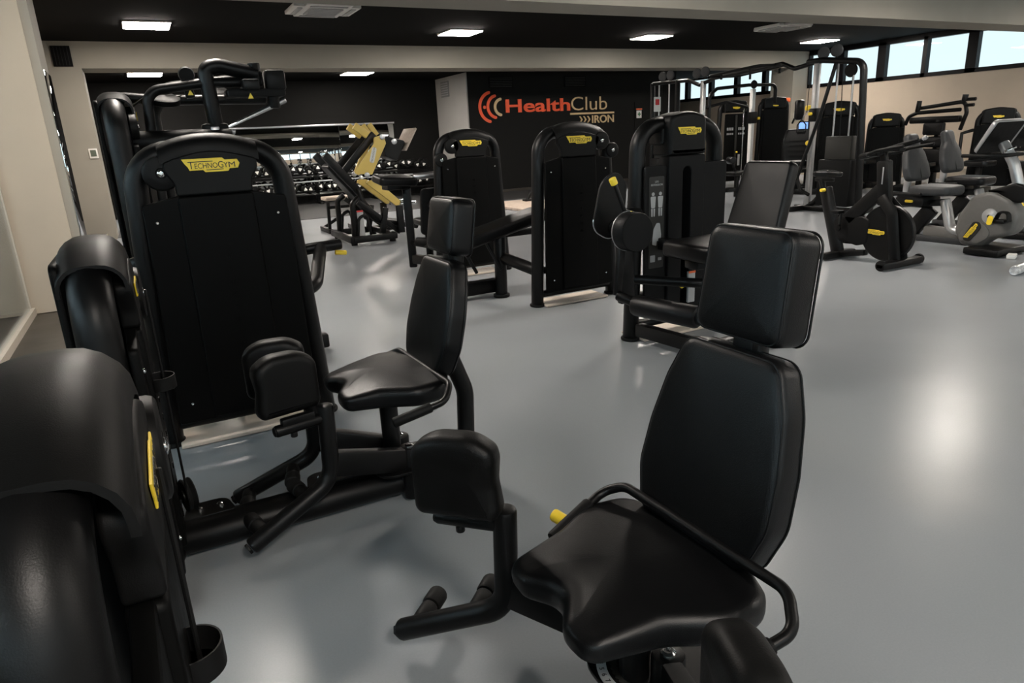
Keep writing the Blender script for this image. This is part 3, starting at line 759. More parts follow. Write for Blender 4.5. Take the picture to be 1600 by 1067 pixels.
g = MB(); g.tube([(.68, -.15, 1.5), (.62, -.15, 1.52), (1.0, -.15, 1.68)], .018, .018, n=10); g.build('brace', M['alu'], t)
MB().box((.95, -.15, 1.79), (.12, .1, .12), .02).build('handle_block', M['plast'], t)
MB().box((.83, -.12, 1.72), (.34, .16, .05), .015).build('carriage', M['rubber'], t)
MB().box((.80, -.18, 1.765), (.10, .12, .06), .012).build('carriage_block', M['frame'], t)
MB().cyl((.93, -.15, 1.63), (.93, -.15, 1.72), .035, .01).build('handle_knob', M['rubber'], t)
MB().prism([(-.016, -.014), (.016, -.014), (0, .018)], .003, TR(.79, -.215, 1.70) @ FRONT, .001).build('warning_sticker', M['yellow'], t)
for x, y, z, r in ((.32, -.06, 1.70, .095), (.62, .05, 1.745, .085), (.10, -.05, 1.60, .075)):
    g = MB().lathe([(r * .8, -.022), (r, -.014), (r, .014), (r * .8, .022), (.02, .022), (.015, .026), (0, .026)], (x, y, z), (.1, -.35, .93), 30); g.build('pulley', M['panel'], t)
g = MB(); g.tube([(.10, -.05, 1.63), (.24, -.08, 1.72), (.32, -.06, 1.73), (.62, .05, 1.775)], .006, n=8); g.build('cable', M['rubber'], t)
MB().bar((.47, -.1, 1.70), (.46, -.1, 1.80), .05, .05, .01).build('stop_block', M['frame'], t)
MB().lathe([(.0, -.02), (.04, -.02), (.045, 0), (.04, .02), (0, .02)], (.465, -.12, 1.83), (0, 1, .2), 20).build('stop_knob', M['plast'], t)
MB().prism([(-.016, -.014), (.016, -.014), (0, .018)], .003, TR(.47, -.13, 1.73) @ FRONT, .001).build('warning_sticker', M['yellow'], t)
MB().cyl((.64, .32, 1.2), (.58, .30, 1.80), .012).build('guide_rod', M['chrome'], t)
MB().box((.02, 0, .06), (.36, .5, .1), .02).build('base', M['frame'], t)
MB().bar((.1, 0, .08), (1.1, 0, .08), .09, .1, .015).build('base_beam', M['frame'], t)
MB().bar((.28, .30, .05), (.28, 0, .06), .07, .07, .015).build('cross_foot', M['frame'], t)
MB().bar((.22, -.15, .1), (.22, -.15, 1.42), .05, .05, .012).build('upright', M['frame'], t)
MB().cyl((.8, 0, .1), (.8, 0, .5), .04).build('seat_post', M['frame'], t)
MB().pad(rrect(.4, .4, .08), .08, .03, .01, TR(.8, 0, .5)).build('seat', M['leather'], t)

# ------------------------------------------------------------------ the two towers in the middle
t = thing('leg_curl_machine', 'black tower in the middle under the wall lettering with a sloping bench at its left', 'gym machine', (3.18, 4.92, 0))
tower(t, I4, h=1.483, w=.77, wt=.64, discs=((.225, .155),))
pulley_cover(t, (.36, -.02, 1.245), I4, .062, .05)
MB().bar((-.46, .60, .10), (-1.25, .60, .10), .09, .12, .012).build('base_beam', M['frame'], t)
MB().cyl((-.46, .52, .015), (-.45, .52, .58), .055, .006).build('bench_post', M['frame'], t)
MB().cyl((-.46, .52, 0), (-.46, .52, .03), .075, .008).build('foot', M['rubber'], t)
g = MB(); g.tube([(-.43, .5, .355), (-.36, .03, .30)], .055, .05, (0, 0, 1), n=16); g.build('side_tube', M['frame'], t)
bT = frameT((-.42, .48, .585), (.974, 0, .225), (0, 1, 0))
MB().pad(rrect(.98, .34, .06), .10, .03, .012, bT @ TR(-.02, .12, -.03)).build('bench_pad', M['leather'], t)
MB().box((-.40, .60, .55), (.7, .10, .05), .01, RZ(0)).build('pad_rail', M['frame'], t)
for x0, x1 in ((-.86, -.72), (-.62, -.48)): MB().tube([(x0, .5, .56), (x1, .46, .26)], .016, n=10).build('strut', M['frame'], t)
g = MB(); g.cyl((.31, -.09, .655), (.40, -.125, .66), .045, .01); g.build('axle_boss', M['rubber'], t)
MB().prism([(-.014, -.012), (.014, -.012), (0, .016)], .003, TR(.31, -.135, .72) @ FRONT, .001).build('warning_sticker', M['yellow'], t)

t = thing('arm_curl_machine', 'black tower before the pale grey wall return, padded armrest at its left', 'gym machine', (3.0, 6.62, 0))
tower(t, I4, h=1.487, w=.76, wt=.62, discs=((-.20, .16),))
pulley_cover(t, (-.315, -.03, 1.20), I4, .068, .05)
MB().bar((-.42, .74, .02), (-.44, .70, .93), .09, .07, .015).build('pad_post', M['frame'], t)
MB().pad(rrect(.42, .34, .05), .09, .03, .015, frameT((-.60, .60, .96), (1, 0, -.08), (.0, 1, .1))).build('arm_pad', M['leather'], t)
MB().box((-.58, .62, .93), (.26, .2, .05), .01).build('pad_plate', M['frame'], t)
MB().cyl((-.42, .5, 1.03), (-.12, .45, 1.04), .035, .01).build('roller', M['alu'], t)
g = MB(); g.tube([(-.15, .45, 1.04), (-.18, .42, .85), (-.30, .40, .70)], .035, fillet=.05); g.build('lever_arm', M['frame'], t)
MB().prism(rpoly([(-.40, .35, .05), (-.12, .55, .05), (-.12, .9, .05), (-.36, .9, .05)], .04), .05, TR(0, .5, 0) @ FRONT, .01).build('side_shield', M['shield'], t)
MB().bar((-.42, .70, .12), (-.2, .02, .12), .07, .1, .012).build('base_beam', M['frame'], t)
MB().cyl((-.42, .55, .33), (-.28, .30, .33), .05, .012).build('roller', M['rubber'], t)
MB().bar((-.42, .72, .30), (-.30, .1, .30), .05, .06, .012).build('side_tube', M['frame'], t)
MB().cyl((-.30, .5, .1), (-.30, .5, .5), .04).build('seat_post', M['frame'], t)
MB().pad(rrect(.36, .36, .08), .08, .03, .01, TR(-.1, .9, .46)).build('seat', M['leather'], t)
MB().tube([(-.30, .30, .33), (-.2, .25, .5), (-.14, .3, .68)], .02, fillet=.05).build('link', M['frame'], t)

# ------------------------------------------------------------------ leg extension
t = thing('leg_extension_machine', 'black leg extension with a slotted tower, round knee disc and roller pad', 'gym machine', (3.205, 3.67, 0))
tower(t, I4, h=1.495, w=.775, wt=.65, back=False, discs=(), bw=.155, column=True, badge_w=.20, badge_dz=.12, cross=True)
y0 = -.123
p = MB(); p.pad(rpoly([(-.155, .14, .012), (-.035, .14, .012), (-.035, 1.15, .034), (.035, 1.15, .034), (.035, .14, .012), (.155, .14, .012), (.155, 1.222, .012), (-.155, 1.222, .012)], .012, 4), .105, .008, 0, TR(0, .0, 0) @ FRONT, es=3, rings_in=0)
p.build('slotted_column', M['shield'], t)
MB().box((0, .0, .66), (.07, .02, 1.05)).build('slot_back', M['ink'], t)
for s, x0, x1 in ((-1, -.335, -.16), (1, .16, .365)):
    MB().pad(rpoly([(x0, .16, .01), (x1, .16, .01), (x1, 1.17, .02), (x0, 1.17, .02)], .01, 3), .03, .008, 0, TR(0, -.06, 0) @ FRONT, es=2, rings_in=0).build('side_shield', M['shield'], t)
pl = MB().prism(rrect(.125, .60, .01), .004, TR(-.245, -.088, .80) @ FRONT, .001).build('instruction_plate', M['ink'], t)
w = MB(); F = TR(-.245, -.0925, 0) @ FRONT
w.text('LEG', .018, .0004, F @ TR(0, 1.062)); w.text('EXTENSION', .018, .0004, F @ TR(0, 1.042))
for dx in (-.03, .03):
    w.flat(circ(.012, 12, dx, .99), .001, F)
    w.flat(rpoly([(dx - .016, .90), (dx + .016, .90), (dx + .022, .975), (dx - .022, .975)], .008), .001, F)
    for s in (-1, 1): w.flat(rpoly([(dx + s * .004, .845), (dx + s * .014, .845), (dx + s * .016, .897), (dx + s * .003, .897)], .003), .001, F)
w.flat(rpoly([(-.035, .66, .01), (.0, .65, .005), (.005, .70, .01), (.035, .65, .005), (.04, .72, .01), (.028, .80, .012), (.0, .80, .01), (-.025, .76, .01), (-.03, .72, .01)], .01), .001, F)
w.flat(rrect(.04, .045, .003), .001, F @ TR(-.03, .565)); w.flat(rrect(.03, .02, .003), .001, F @ TR(.03, .56))
w.build('printing', M['lightgrey'], pl, smooth=False)
# seat, backrest (sitter faces -x), on the near side of the tower
bT = frameT((-.01, -.57, .70), (0, -1, 0), (.30, 0, .95))
MB().pad(rpoly([(-.22, 0, .04), (.20, 0, .04), (.17, .55, .04), (-.19, .55, .04)], .04, 5), .075, .022, .004, bT @ TR(.12, -.05, -.04), es=4).build('backrest', M['leather'], t)
MB().pad(rrect(.52, .46, .05), .10, .03, .01, TR(-.19, -.60, .64) @ RZ(0)).build('seat', M['leather'], t)
MB().box((-.15, -.6, .61), (.5, .12, .05), .01).build('seat_frame', M['frame'], t)
MB().bar((.06, -.6, .1), (.06, -.6, .60), .09, .09, .012).build('seat_post', M['frame'], t)
MB().bar((.16, -.66, .4), (.32, -.66, 1.0), .05, .06, .01).build('back_post', M['frame'], t)
MB().bar((.05, -.66, .45), (.34, -.66, .45), .05, .06, .01).build('back_rail', M['frame'], t)
MB().bar((-.38, -.08, .09), (-.28, -.95, .09), .07, .09, .012).build('base_beam', M['frame'], t)
MB().bar((-.30, -.62, .07), (.5, -.62, .07), .07, .08, .012).build('base_rail', M['frame'], t)
cd = MB().lathe([(.02, 0), (.108, 0), (.112, .004), (.112, .085), (.107, .092), (0, .094)], (-.79, -.50, .845), (0, -1, 0), 44).build('knee_disc', M['shield'], t)
MB().lathe([(.1125, .0), (.1145, .0), (.1145, .006), (.1125, .006)], (-.79, -.497, .845), (0, -1, 0), 44).build('rim', M['alu'], cd)
cam = rpoly([(-.17, -.12, .08), (-.05, -.19, .1), (.06, -.15, .05), (.08, .12, .04), (.02, .21, .08), (-.10, .16, .12)], .08, 8)
c = MB(); c.prism(cam, .016, TR(-.76, -.33, .97) @ FRONT, .003); c.build('cam_plate', M['frame'], t)
q = MB(); nr = inset_dirs(cam); q.tube([TR(-.76, -.34, .97) @ FRONT @ V((x, y, 0)) for x, y in cam[:22]], .005, n=6); q.build('cam_cable', M['alu'], t)
MB().tube([(-.78, -.47, .93), (-.85, -.45, 1.12)], .013, n=12).build('pointer_lever', M['frame'], t)
MB().cyl((-.845, -.452, 1.105), (-.862, -.447, 1.145), .021, .006).build('lever_tip', M['yellow'], t)
MB().cyl((-.80, -.5, .92), (-.78, -.53, .955), .010).build('pin', M['yellow'], t)
MB().cyl((-.77, -.36, .845), (-.75, -.24, .855), .05, .01).build('axle', M['frame'], t)
g = MB(); g.tube([(-.46, -.04, .86), (-.34, -.02, .86)], .055, n=14); g.build('axle_housing', M['frame'], t)
g = MB(); g.bar((-.80, -.46, .80), (-.845, -.47, .47), .03, .05, .006); g.build('lever_arm', M['frame'], t)
g = MB(); g.bar((-.76, -.42, .80), (-.74, -.42, .40), .05, .10, .01); g.build('lever_plate', M['frame'], t)
MB().tube([(-.845, -.47, .47), (-.78, -.60, .43)], .03, n=14).build('roller_arm', M['frame'], t)
ro = MB(); ro.cyl((-.80, -.58, .425), (-.70, -1.0, .42), .062, .016, 26); ro = ro.build('roller_pad', M['leather'], t)
MB().cyl((-.705, -.985, .42), (-.69, -1.035, .42), .04, .006).build('roller_hub', M['rubber'], ro)
MB().cyl((-.69, -1.03, .42), (-.687, -1.045, .42), .014, .002).build('hub_bolt', M['chrome'], ro)
g = MB(); g.tube([(-.74, -.50, .555), (-.52, -.80, .55), (-.30, -.90, .52)], .028, .028, fillet=.1, n=14); g.build('handle_bar', M['frame'], t)
MB().cyl((-.09, -.16, .38), (-.09, -.19, .37), .02, .005).build('weight_pin', M['yellow'], t)
MB().box((.06, -.10, .33), (.06, .02, .22), .003).build('notice', M['lightgrey'], t)
MB().box((.06, -.111, .435), (.06, .004, .015), .001).build('notice_strip', M['orange'], t)
MB().bar((-.20, -.30, .66), (-.20, -.08, .66), .06, .08, .01).build('seat_bracket', M['frame'], t)
# ------------------------------------------------------------------ yellow plate-loaded leg press
t = thing('leg_press_machine', 'black plate-loaded leg press with yellow lever arms in front of the dumbbell rack', 'gym machine', (3.05, 10.2, 0))
ox = 3.05
def lp(x, z, y=0): return (x - ox, y, z)
for y, nm in ((-.16, 0), (.16, 1)):
    F = TR(0, y * 2.1, 0) @ FRONT
    MB().prism(rpoly([(3.17 - ox, 1.50), (3.03 - ox, 1.47), (3.02 - ox, 1.38), (2.67 - ox, .99), (2.95 - ox, .96), (3.20 - ox, 1.38)] if nm == 0 else [(3.22 - ox, 1.48), (3.16 - ox, 1.48), (2.86 - ox, .97), (2.96 - ox, .93)], .03, 4), .03, F, .004).build('link_plate', M['yellowp'], t)
    a = MB(); a.prism(rpoly([(2.83 - ox, .88), (3.03 - ox, .87), (3.36 - ox, .56), (3.35 - ox, .48), (3.30 - ox, .48)], .03, 4), .06, TR(0, y * 1.5 + .03, 0) @ FRONT, .006); a = a.build('lower_lever', M['yellowp'], t)
    MB().cyl((3.33 - ox, y * 1.5, .51), (3.62 - ox, y * 1.5, .50), .03, .004).build('weight_horn', M['chrome'], t)
    MB().cyl((3.36 - ox, y * 1.5, .51), (3.375 - ox, y * 1.5, .51), .05, .004).build('horn_flange', M['chrome'], t)
    u = MB(); u.bar((2.78 - ox, y - .14, 1.64), (2.96 - ox, y - .14, 1.50), .06, .10, .01); u.build('upper_lever', M['yellowp'], t)
    u = MB(); u.bar((3.07 - ox, y + .1, 1.66), (3.17 - ox, y + .1, 1.50), .05, .07, .01); u.build('upper_link', M['yellowp'], t)
    for x, z in ((3.15, 1.47), (3.32, 1.40), (2.87, .96), (2.97, .89)):
        MB().cyl((x - ox, y * 2.1 - .03, z), (x - ox, y * 2.1 - .05, z), .04, .006).build('pivot_cap', M['alu'], t)
    v = MB(); v.bar((2.32 - ox, y * 1.8, 1.27), (2.76 - ox, y * 1.6, .72), .07, .11, .012); v.bar((2.50 - ox, y * 1.6, .95), (3.08 - ox, y * 1.4, 1.52), .05, .1, .012); v.build('main_upright', M['frame'], t)
    v = MB(); v.tube([(2.74 - ox, y * 1.7, .78), (2.80 - ox, y * 1.7, .50), (2.98 - ox, y * 1.7, .30), (3.60 - ox, y * 1.7, .16)], .045, .05, fillet=.15); v.build('lower_rail', M['frame'], t)
    v = MB(); v.tube([(2.58 - ox, y * 2.6, .08), (2.60 - ox, y * 2.6, .58), (2.70 - ox, y * 2.4, .66)], .04, .05, fillet=.08); v.build('front_post', M['frame'], t)
    v = MB(); v.tube([(2.62 - ox, y * 2.8, .10), (2.66 - ox, y * 2.8, .38), (2.78 - ox, y * 2.8, .42), (2.82 - ox, y * 2.8, .10)], .022, .022, fillet=.08); v.build('grab_handle', M['frame'], t)
    MB().bar((3.02 - ox, y * 2.2, .12), (3.10 - ox, y * 2.2, .48), .06, .08, .01).build('rear_post', M['frame'], t)
    MB().bar((2.70 - ox, y * 2.2, .60), (3.30 - ox, y * 2.0, .10), .05, .07, .01).build('brace', M['frame'], t)
    MB().box((3.30 - ox, y * 2.4, .30), (.1, .06, .4), .01, RZ(0)).build('step_plate', M['frame'], t)
    for x in (2.55, 3.12): MB().cyl((x - ox, y * 3.0, 0), (x - ox, y * 3.0, .05), .045, .006).build('foot', M['rubber'], t)
b = MB()
b.bar((2.52 - ox, -.55, .085), (3.18 - ox, -.50, .085), .09, .09, .012); b.bar((2.52 - ox, .55, .085), (3.6 - ox, .55, .085), .09, .09, .012); b.bar((2.52 - ox, -.58, .085), (2.52 - ox, .58, .085), .09, .09, .012); b.bar((3.16 - ox, -.5, .085), (3.16 - ox, .58, .085), .08, .08, .012)
b.build('base_frame', M['frame'], t)
MB().prism(rpoly([(3.20 - ox, 1.50), (3.56 - ox, 1.40), (3.40 - ox, 1.12), (3.22 - ox, 1.20)], .04), .40, TR(0, .20, 0) @ FRONT, .01).build('carriage', M['frame'], t)
MB().box((0, 0, 0), (.36, .52, .03), .008, TR(3.62 - ox, 0, 1.42) @ Matrix.Rotation(math.radians(-58), 4, 'Y')).build('foot_plate', M['wood'], t)
p = MB().prism(rrect(.07, .22, .03), .003, TR(2.99 - ox, -.369, 1.23) @ FRONT @ RZ(-18), .001).build('label_plate', M['whitep'], t)
MB().text('TECHNOGYM', .035, .0004, TR(2.99 - ox, -.3725, 1.23) @ FRONT @ RZ(72) @ TR(0, -.012, 0)).build('label_lettering', M['ink'], p, smooth=False)
MB().box((2.69 - ox, -.43, .30), (.09, .01, .36), .002).build('instruction_label', M['lightgrey'], t)
MB().box((2.69 - ox, -.436, .47), (.09, .004, .025), .001).build('warning_band', M['redink'], t)
MB().pad(rrect(.42, .9, .06), .09, .03, .01, frameT((2.70 - ox, 0, .80), (0, -1, 0), (-.62, 0, .78))).build('back_pad', M['leather'], t)

t = thing('flat_bench', 'low black bench with a pale top behind the yellow leg press', 'bench', (2.85, 11.6, 0))
MB().pad(rrect(.5, .34, .04), .06, .02, .006, TR(0, 0, .52)).build('pad', M['wood'], t)
for s in (-1, 1):
    MB().bar((s * .22, -.2, .5), (s * .24, -.2, .04), .05, .05, .008).build('leg', M['frame'], t)
    MB().bar((s * .24, -.3, .04), (s * .24, .35, .04), .07, .07, .01).build('foot_bar', M['frame'], t)
MB().bar((-.24, -.2, .42), (.24, -.2, .42), .05, .05, .008).build('rail', M['frame'], t)
MB().bar((-.24, .3, .04), (.24, .3, .3), .05, .05, .008).build('brace', M['frame'], t)

# ------------------------------------------------------------------ dumbbell rack and its dumbbells
t = thing('dumbbell_rack', 'long two tier dumbbell rack under the wide mirror', 'rack', (4.6, 17.62, 0))
for x in (-2.2, -.72, .72, 2.2):
    MB().bar((x, .12, .03), (x, .12, .92), .08, .08, .01).build('upright', M['frame'], t)
    MB().bar((x, -.24, .03), (x, .3, .03), .08, .06, .01).build('foot', M['frame'], t)
for z in (.70, .27):
    for y, dz in ((-.12, -.03), (.1, .03)):
        MB().bar((-2.3, y, z + dz), (2.3, y, z + dz), .09, .03, .006, (0, -.25, 1)).build('tray_rail', M['frame'], t)
MB().bar((-2.3, -.17, .56), (2.3, -.17, .56), .02, .035, .004).build('front_trim', M['alu'], t)
def dumbbell(label, loc):
    d = thing('dumbbell', label, 'dumbbell', loc, 0, 'black dumbbells along the rack')
    for s in (-1, 1):
        h = MB().lathe([(.02, 0), (.072, 0), (.08, .008), (.08, .085), (.072, .095), (.02, .095)], (0, s * .075 if s < 0 else .075, 0), (0, s, 0), 24).build('head', M['rubber'], d)
        tri = [(.058 * math.cos(a), .058 * math.sin(a)) for a in (PI / 2, PI / 2 + 2 * PI / 3, PI / 2 + 4 * PI / 3)]
        fT = TR(0, s * .1705, 0) @ (FRONT if s < 0 else frameT((0, 0, 0), (-1, 0, 0), (0, 0, 1)))
        MB().prism(rpoly(tri, .012), .003, fT, .001).build('weight_mark', M['whitep'], h)
    MB().cyl((0, -.08, 0), (0, .08, 0), .017, .003).build('handle', M['chrome'], d)
    return d
d0 = None
for z, nm in ((.835, 'upper'), (.40, 'lower')):
    for k in range(22):
        x = 2.50 + k * .198
        lb = 'round black dumbbell with white triangle marks lying on the %s tier of the rack' % nm
        if d0 is None: d0 = dumbbell(lb, (x, 17.6, z)); c = d0
        else: c = copy_tree(d0); c.location = (x, 17.6, z)
        c.rotation_euler = (math.radians(-14), random.uniform(-PI, PI), 0)
        c['label'] = lb; c['group'] = 'black dumbbells on the %s tier' % nm

# ------------------------------------------------------------------ slatted platform and bar
t = thing('lifting_platform', 'pale slatted wooden platform on the grey floor beyond the sloping bench', 'platform', (6.95, 12.3, 0), 0)
for k in range(9): MB().box((0, -.9 + k * .225, .03), (1.3, .20, .05), .006).build('slat', M['wood'], t)
for x in (-.5, .5): MB().box((x, 0, .008), (.08, 1.9, .014), .002).build('batten', M['frame'], t)
t = thing('landmine_bar', 'black bar with a shiny end clamp leaning up from the slatted platform', 'bar', (7.18, 12.9, .055))
MB().tube([(0, 0, .03), (.28, -.05, .42)], .032, n=14).build('sleeve', M['frame'], t)
MB().cyl((.24, -.05, .38), (.33, -.06, .48), .05, .008).build('end_clamp', M['chrome'], t)
MB().cyl((.2, -.05, .43), (.10, -.05, .44), .02, .004).build('clamp_lever', M['chrome'], t)
MB().box((0, 0, .02), (.16, .16, .04), .01).build('pivot_base', M['frame'], t)

# ------------------------------------------------------------------ cable crossover
t = thing('cable_crossover', 'long black cable crossover with silver columns and pull-up bridge right of the wall lettering', 'gym machine', (9.5, 9.2, 0))
def cp(y, z, x=0): return (x, y - 9.2, z)
P = [cp(6.80, .02), cp(6.93, 2.18), cp(7.62, 2.27), cp(7.9, 2.27)]
g = MB(); g.tube(P, .045, .06, (1, 0, 0), [.16, .1], 16, 8); g.build('end_frame', M['frame'], t)
g = MB(); g.tube([cp(7.65, 2.27), cp(8.15, 2.20), cp(8.4, 2.30), cp(9.9, 2.22), cp(10.3, 2.13), cp(10.6, 2.24), cp(11.65, 2.26)], .035, .035, (1, 0, 0), .08, 12); g.build('bridge', M['frame'], t)
for s in (-1, 1):
    g = MB(); g.tube([cp(8.55, 2.30), cp(8.6, 2.30, s * .3), cp(9.7, 2.23, s * .36), cp(9.75, 2.22)], .020, .020, (0, 0, 1), .08, 10); g.build('pull_up_bar', M['rubber'], t)
    for y in (8.75, 9.4): MB().cyl(cp(y, 2.28 - (y - 8.55) * .06, s * .34), cp(y, 2.20 - (y - 8.55) * .06, s * .34), .02).build('grip_stub', M['rubber'], t)
g = MB(); g.tube([cp(11.66, .02), cp(11.65, 2.27)], .045, .05, (1, 0, 0)); g.build('end_post', M['frame'], t)
g = MB(); g.tube([cp(10.92, .02), cp(10.90, 2.28)], .05, .05, (1, 0, 0)); g.build('inner_post', M['plast'], t)
for y, z in ((7.72, 2.24), (10.20, 2.20)):
    MB().box(cp(y, z / 2 + .02), (.07, .09, z - .04), .01).build('silver_column', M['silver'], t)
    MB().box(cp(y - .01, 1.48), (.12, .14, .2), .02).build('sliding_carriage', M['frame'], t)
    MB().cyl(cp(y - .02, 1.50, -.09), cp(y - .02, 1.50, -.14), .025).build('release_knob', M['yellow'], t)
for y0, y1 in ((6.93, 7.5), (11.0, 11.6)):
    s = MB().box(cp((y0 + y1) / 2, .46), (.20, y1 - y0, .70), .02).build('weight_shroud', M['shield'], t)
    MB().box(cp((y0 + y1) / 2, .9, .02), (.12, y1 - y0 - .12, .5), .01).build('weight_stack', M['ink'], t)
    for yy in (y0 + .15, y1 - .15): MB().cyl(cp(yy, .6), cp(yy, 2.22), .013).build('guide_rod', M['silver'], t)
    MB().tube([cp((y0 + y1) / 2, .9), cp((y0 + y1) / 2 + .06, 2.25)], .006, n=6).build('cable', M['rubber'], t)
    b = MB(); b.bar(cp(y0 - .15, .045, -.0), cp(y1 + .45, .045), .09, .08, .015); b.bar(cp(y0 - .1, .045, -.35), cp(y0 - .1, .045, .35), .09, .08, .015); b.bar(cp(y1 + .3 if y0 < 9 else y0 - .2, .045, -.35), cp(y1 + .3 if y0 < 9 else y0 - .2, .045, .35), .09, .08, .015); b.build('base', M['frame'], t)
    for x in (-.35, .35): MB().cyl(cp(y0 - .1, 0, x), cp(y0 - .1, .03, x), .05).build('foot', M['rubber'], t)
for y, z in ((7.63, 2.37), (7.40, 2.38), (11.35, 2.37), (11.12, 2.38), (10.38, 2.34), (10.16, 2.35)):
    g = MB().lathe([(.03, -.015), (.075, -.015), (.09, -.01), (.082, 0), (.09, .01), (.075, .015), (.03, .015)], cp(y, z), (1, .25, 0), 28).build('top_pulley', M['greyseat'], t)
    MB().box(cp(y, z - .05), (.02, .03, .14), .004).build('pulley_bracket', M['frame'], t)
MB().lathe([(.03, -.02), (.09, -.02), (.10, 0), (.09, .02), (.03, .02)], cp(7.13, 2.08), (1, .1, 0), 24).build('inner_pulley', M['rubber'], t)
MB().lathe([(.03, -.02), (.06, -.02), (.07, 0), (.06, .02), (.03, .02)], cp(7.22, .88), (1, .1, 0), 24).build('stack_pulley', M['greyseat'], t)
g = MB(); g.tube([cp(7.38, 2.2, -.02), cp(7.55, 1.5, -.06), cp(7.86, .52, -.12), cp(7.78, .34, -.12), cp(7.62, .26, -.1)], .028, .028, (1, 0, 0), .12, 10, 7); g.build('diagonal_brace', M['frame'], t)
g = MB(); g.tube([cp(7.75, .06), cp(7.6, .14), cp(7.45, .30)], .04, .04, (1, 0, 0), .1, 10); g.build('lower_brace', M['frame'], t)
MB().tube([cp(7.1, 2.05), cp(7.08, .95)], .005, n=6).build('cable', M['rubber'], t)
MB().tube([cp(7.84, 2.15), cp(7.86, 1.5)], .005, n=6).build('cable', M['rubber'], t)
sg = MB().prism(rrect(.17, .28, .01), .004, TR(-.07, 11.42 - 9.2, 1.86) @ FRONT, .001).build('notice_sign', M['whitep'], t)
g = MB(); g.flat(rrect(.10, .11, .01), .001, TR(-.07, 11.42 - 9.2 - .0045, 1.90) @ FRONT); sy = g.build('notice_symbol', M['redink'], sg, smooth=False)
MB().box((.06, 11.1 - 9.2, .62), (.03, .06, .2), .004).build('selector_strip', M['redink'], t)
h = thing('triangle_handle', 'black triangle cable handle hanging from the silver column of the crossover', 'handle', (9.45, 7.90, 1.36))
g = MB(); g.tube([(0, 0, .06), (-.05, .04, -.02), (-.05, .04, -.14), (.05, -.04, -.14), (.05, -.04, -.02), (0, 0, .06)], .010, .010, (.6, .8, 0), .012, 8); g.build('strap', M['frame'], h)
MB().cyl((-.045, .036, -.14), (.045, -.036, -.14), .018).build('grip', M['rubber'], h)
MB().tube([(0, 0, .05), (.01, -.03, .12), (.02, -.08, .16)], .009, n=8).build('clip', M['alu'], h)

# second arch of cable gear further back
t = thing('cable_arch', 'black cable arch with one white column, standing in front of the tall far machines', 'gym machine', (11.85, 11.35, 0))
g = MB(); g.tube([(-1.1, 0, 0), (-1.1, 0, 2.0), (-.9, 0, 2.13), (0, 0, 2.19), (.82, 0, 2.19), (.82, 0, 1.80)], .035, .04, fillet=.12); g.build('arch', M['frame'], t)
g = MB(); g.tube([(-1.2, .02, 1.76), (-.6, .0, 1.86), (0, .0, 1.74)], .03, n=10, fillet=.3); g.build('lower_bow', M['frame'], t)
MB().box((.14, 0, 1.06), (.09, .09, 2.10), .012).build('white_column', M['whitep'], t)
MB().box((.13, -.03, 1.52), (.16, .14, .24), .02).build('sliding_carriage', M['frame'], t)
MB().cyl((.22, -.1, 1.5), (.22, -.14, 1.5), .03).build('release_knob', M['yellow'], t)
MB().tube([(-.12, 0, .05), (-.10, 0, 1.72)], .012, n=8).build('guide_rod', M['chrome'], t)
MB().lathe([(.03, -.02), (.08, -.02), (.09, 0), (.08, .02), (.03, .02)], (.14, -.02, 2.2), (0, 1, .0), 20).build('top_pulley', M['plast'], t)
MB().box((.1, 0, .035), (1.9, .36, .06), .02).build('base', M['frame'], t)

# ------------------------------------------------------------------ far machines
def far_tower(t, T, h, w=.7, slot=False, cap=True, bz=.16, bw_=.2):
    tower(t, T, h=h, w=w, wt=w - .1, back=not slot, discs=(), base=False, detail=False, screws=False, cross=False, badge_w=bw_, badge_dz=bz, column=True, bw=w * .36)
    if slot:
        MB(T).pad(rpoly([(-.28, .12, .01), (.28, .12, .01), (.27, h - .30, .03), (-.27, h - .30, .03)], .02), .06, .012, 0, TR(0, -.07, 0) @ FRONT, es=2, rings_in=0).build('cover_panel', M['panel'], t)
        MB(T).box((.0, -.136, h * .52), (.05, .008, h * .62), .002).build('stack_slot', M['ink'], t)
t = thing('seated_machine', 'tall black tower with rows of small white print, beyond the cable crossover', 'gym machine', (12.4, 12.3, 0), 0, 'far wall machines')
far_tower(t, RZ(-12), 1.93, .80, True, bz=.17)
p = MB(RZ(-12))
for k in range(2):
    for j in range(4):
        for q in range(2): p.box(((-.17 if q == 0 else .13) + j * .045 - .05, -.131, 1.30 - k * .11), (.03, .003, .06 - .02 * k))
p.build('printing', M['lightgrey'], t, smooth=False)
MB().cyl((-.02, -.16, .78), (-.02, -.19, .78), .02).build('weight_pin', M['yellow'], t)
MB().box((.08, -.15, .6), (.07, .01, .25), .003).build('notice', M['lightgrey'], t)
t = thing('padded_bench', 'low grey padded bench with a roller in front of the tall far towers', 'bench', (10.75, 10.3, 0))
MB().pad(rrect(.9, .3, .05), .08, .025, .01, TR(.05, 0, .42)).build('seat', M['leather'], t)
MB().bar((-.2, 0, .42), (-.2, 0, .0), .07, .07, .01).build('leg', M['frame'], t)
MB().bar((.35, 0, .42), (.35, 0, .0), .07, .07, .01).build('leg', M['frame'], t)
MB().bar((-.42, 0, .15), (.33, 0, .15), .05, .05, .01).build('stretcher', M['frame'], t)
MB().cyl((-.4, -.1, .72), (-.34, .1, .72), .07, .01).build('roller', M['leather'], t)
MB().bar((-.36, 0, .72), (-.2, 0, .42), .04, .04, .008).build('roller_arm', M['frame'], t)

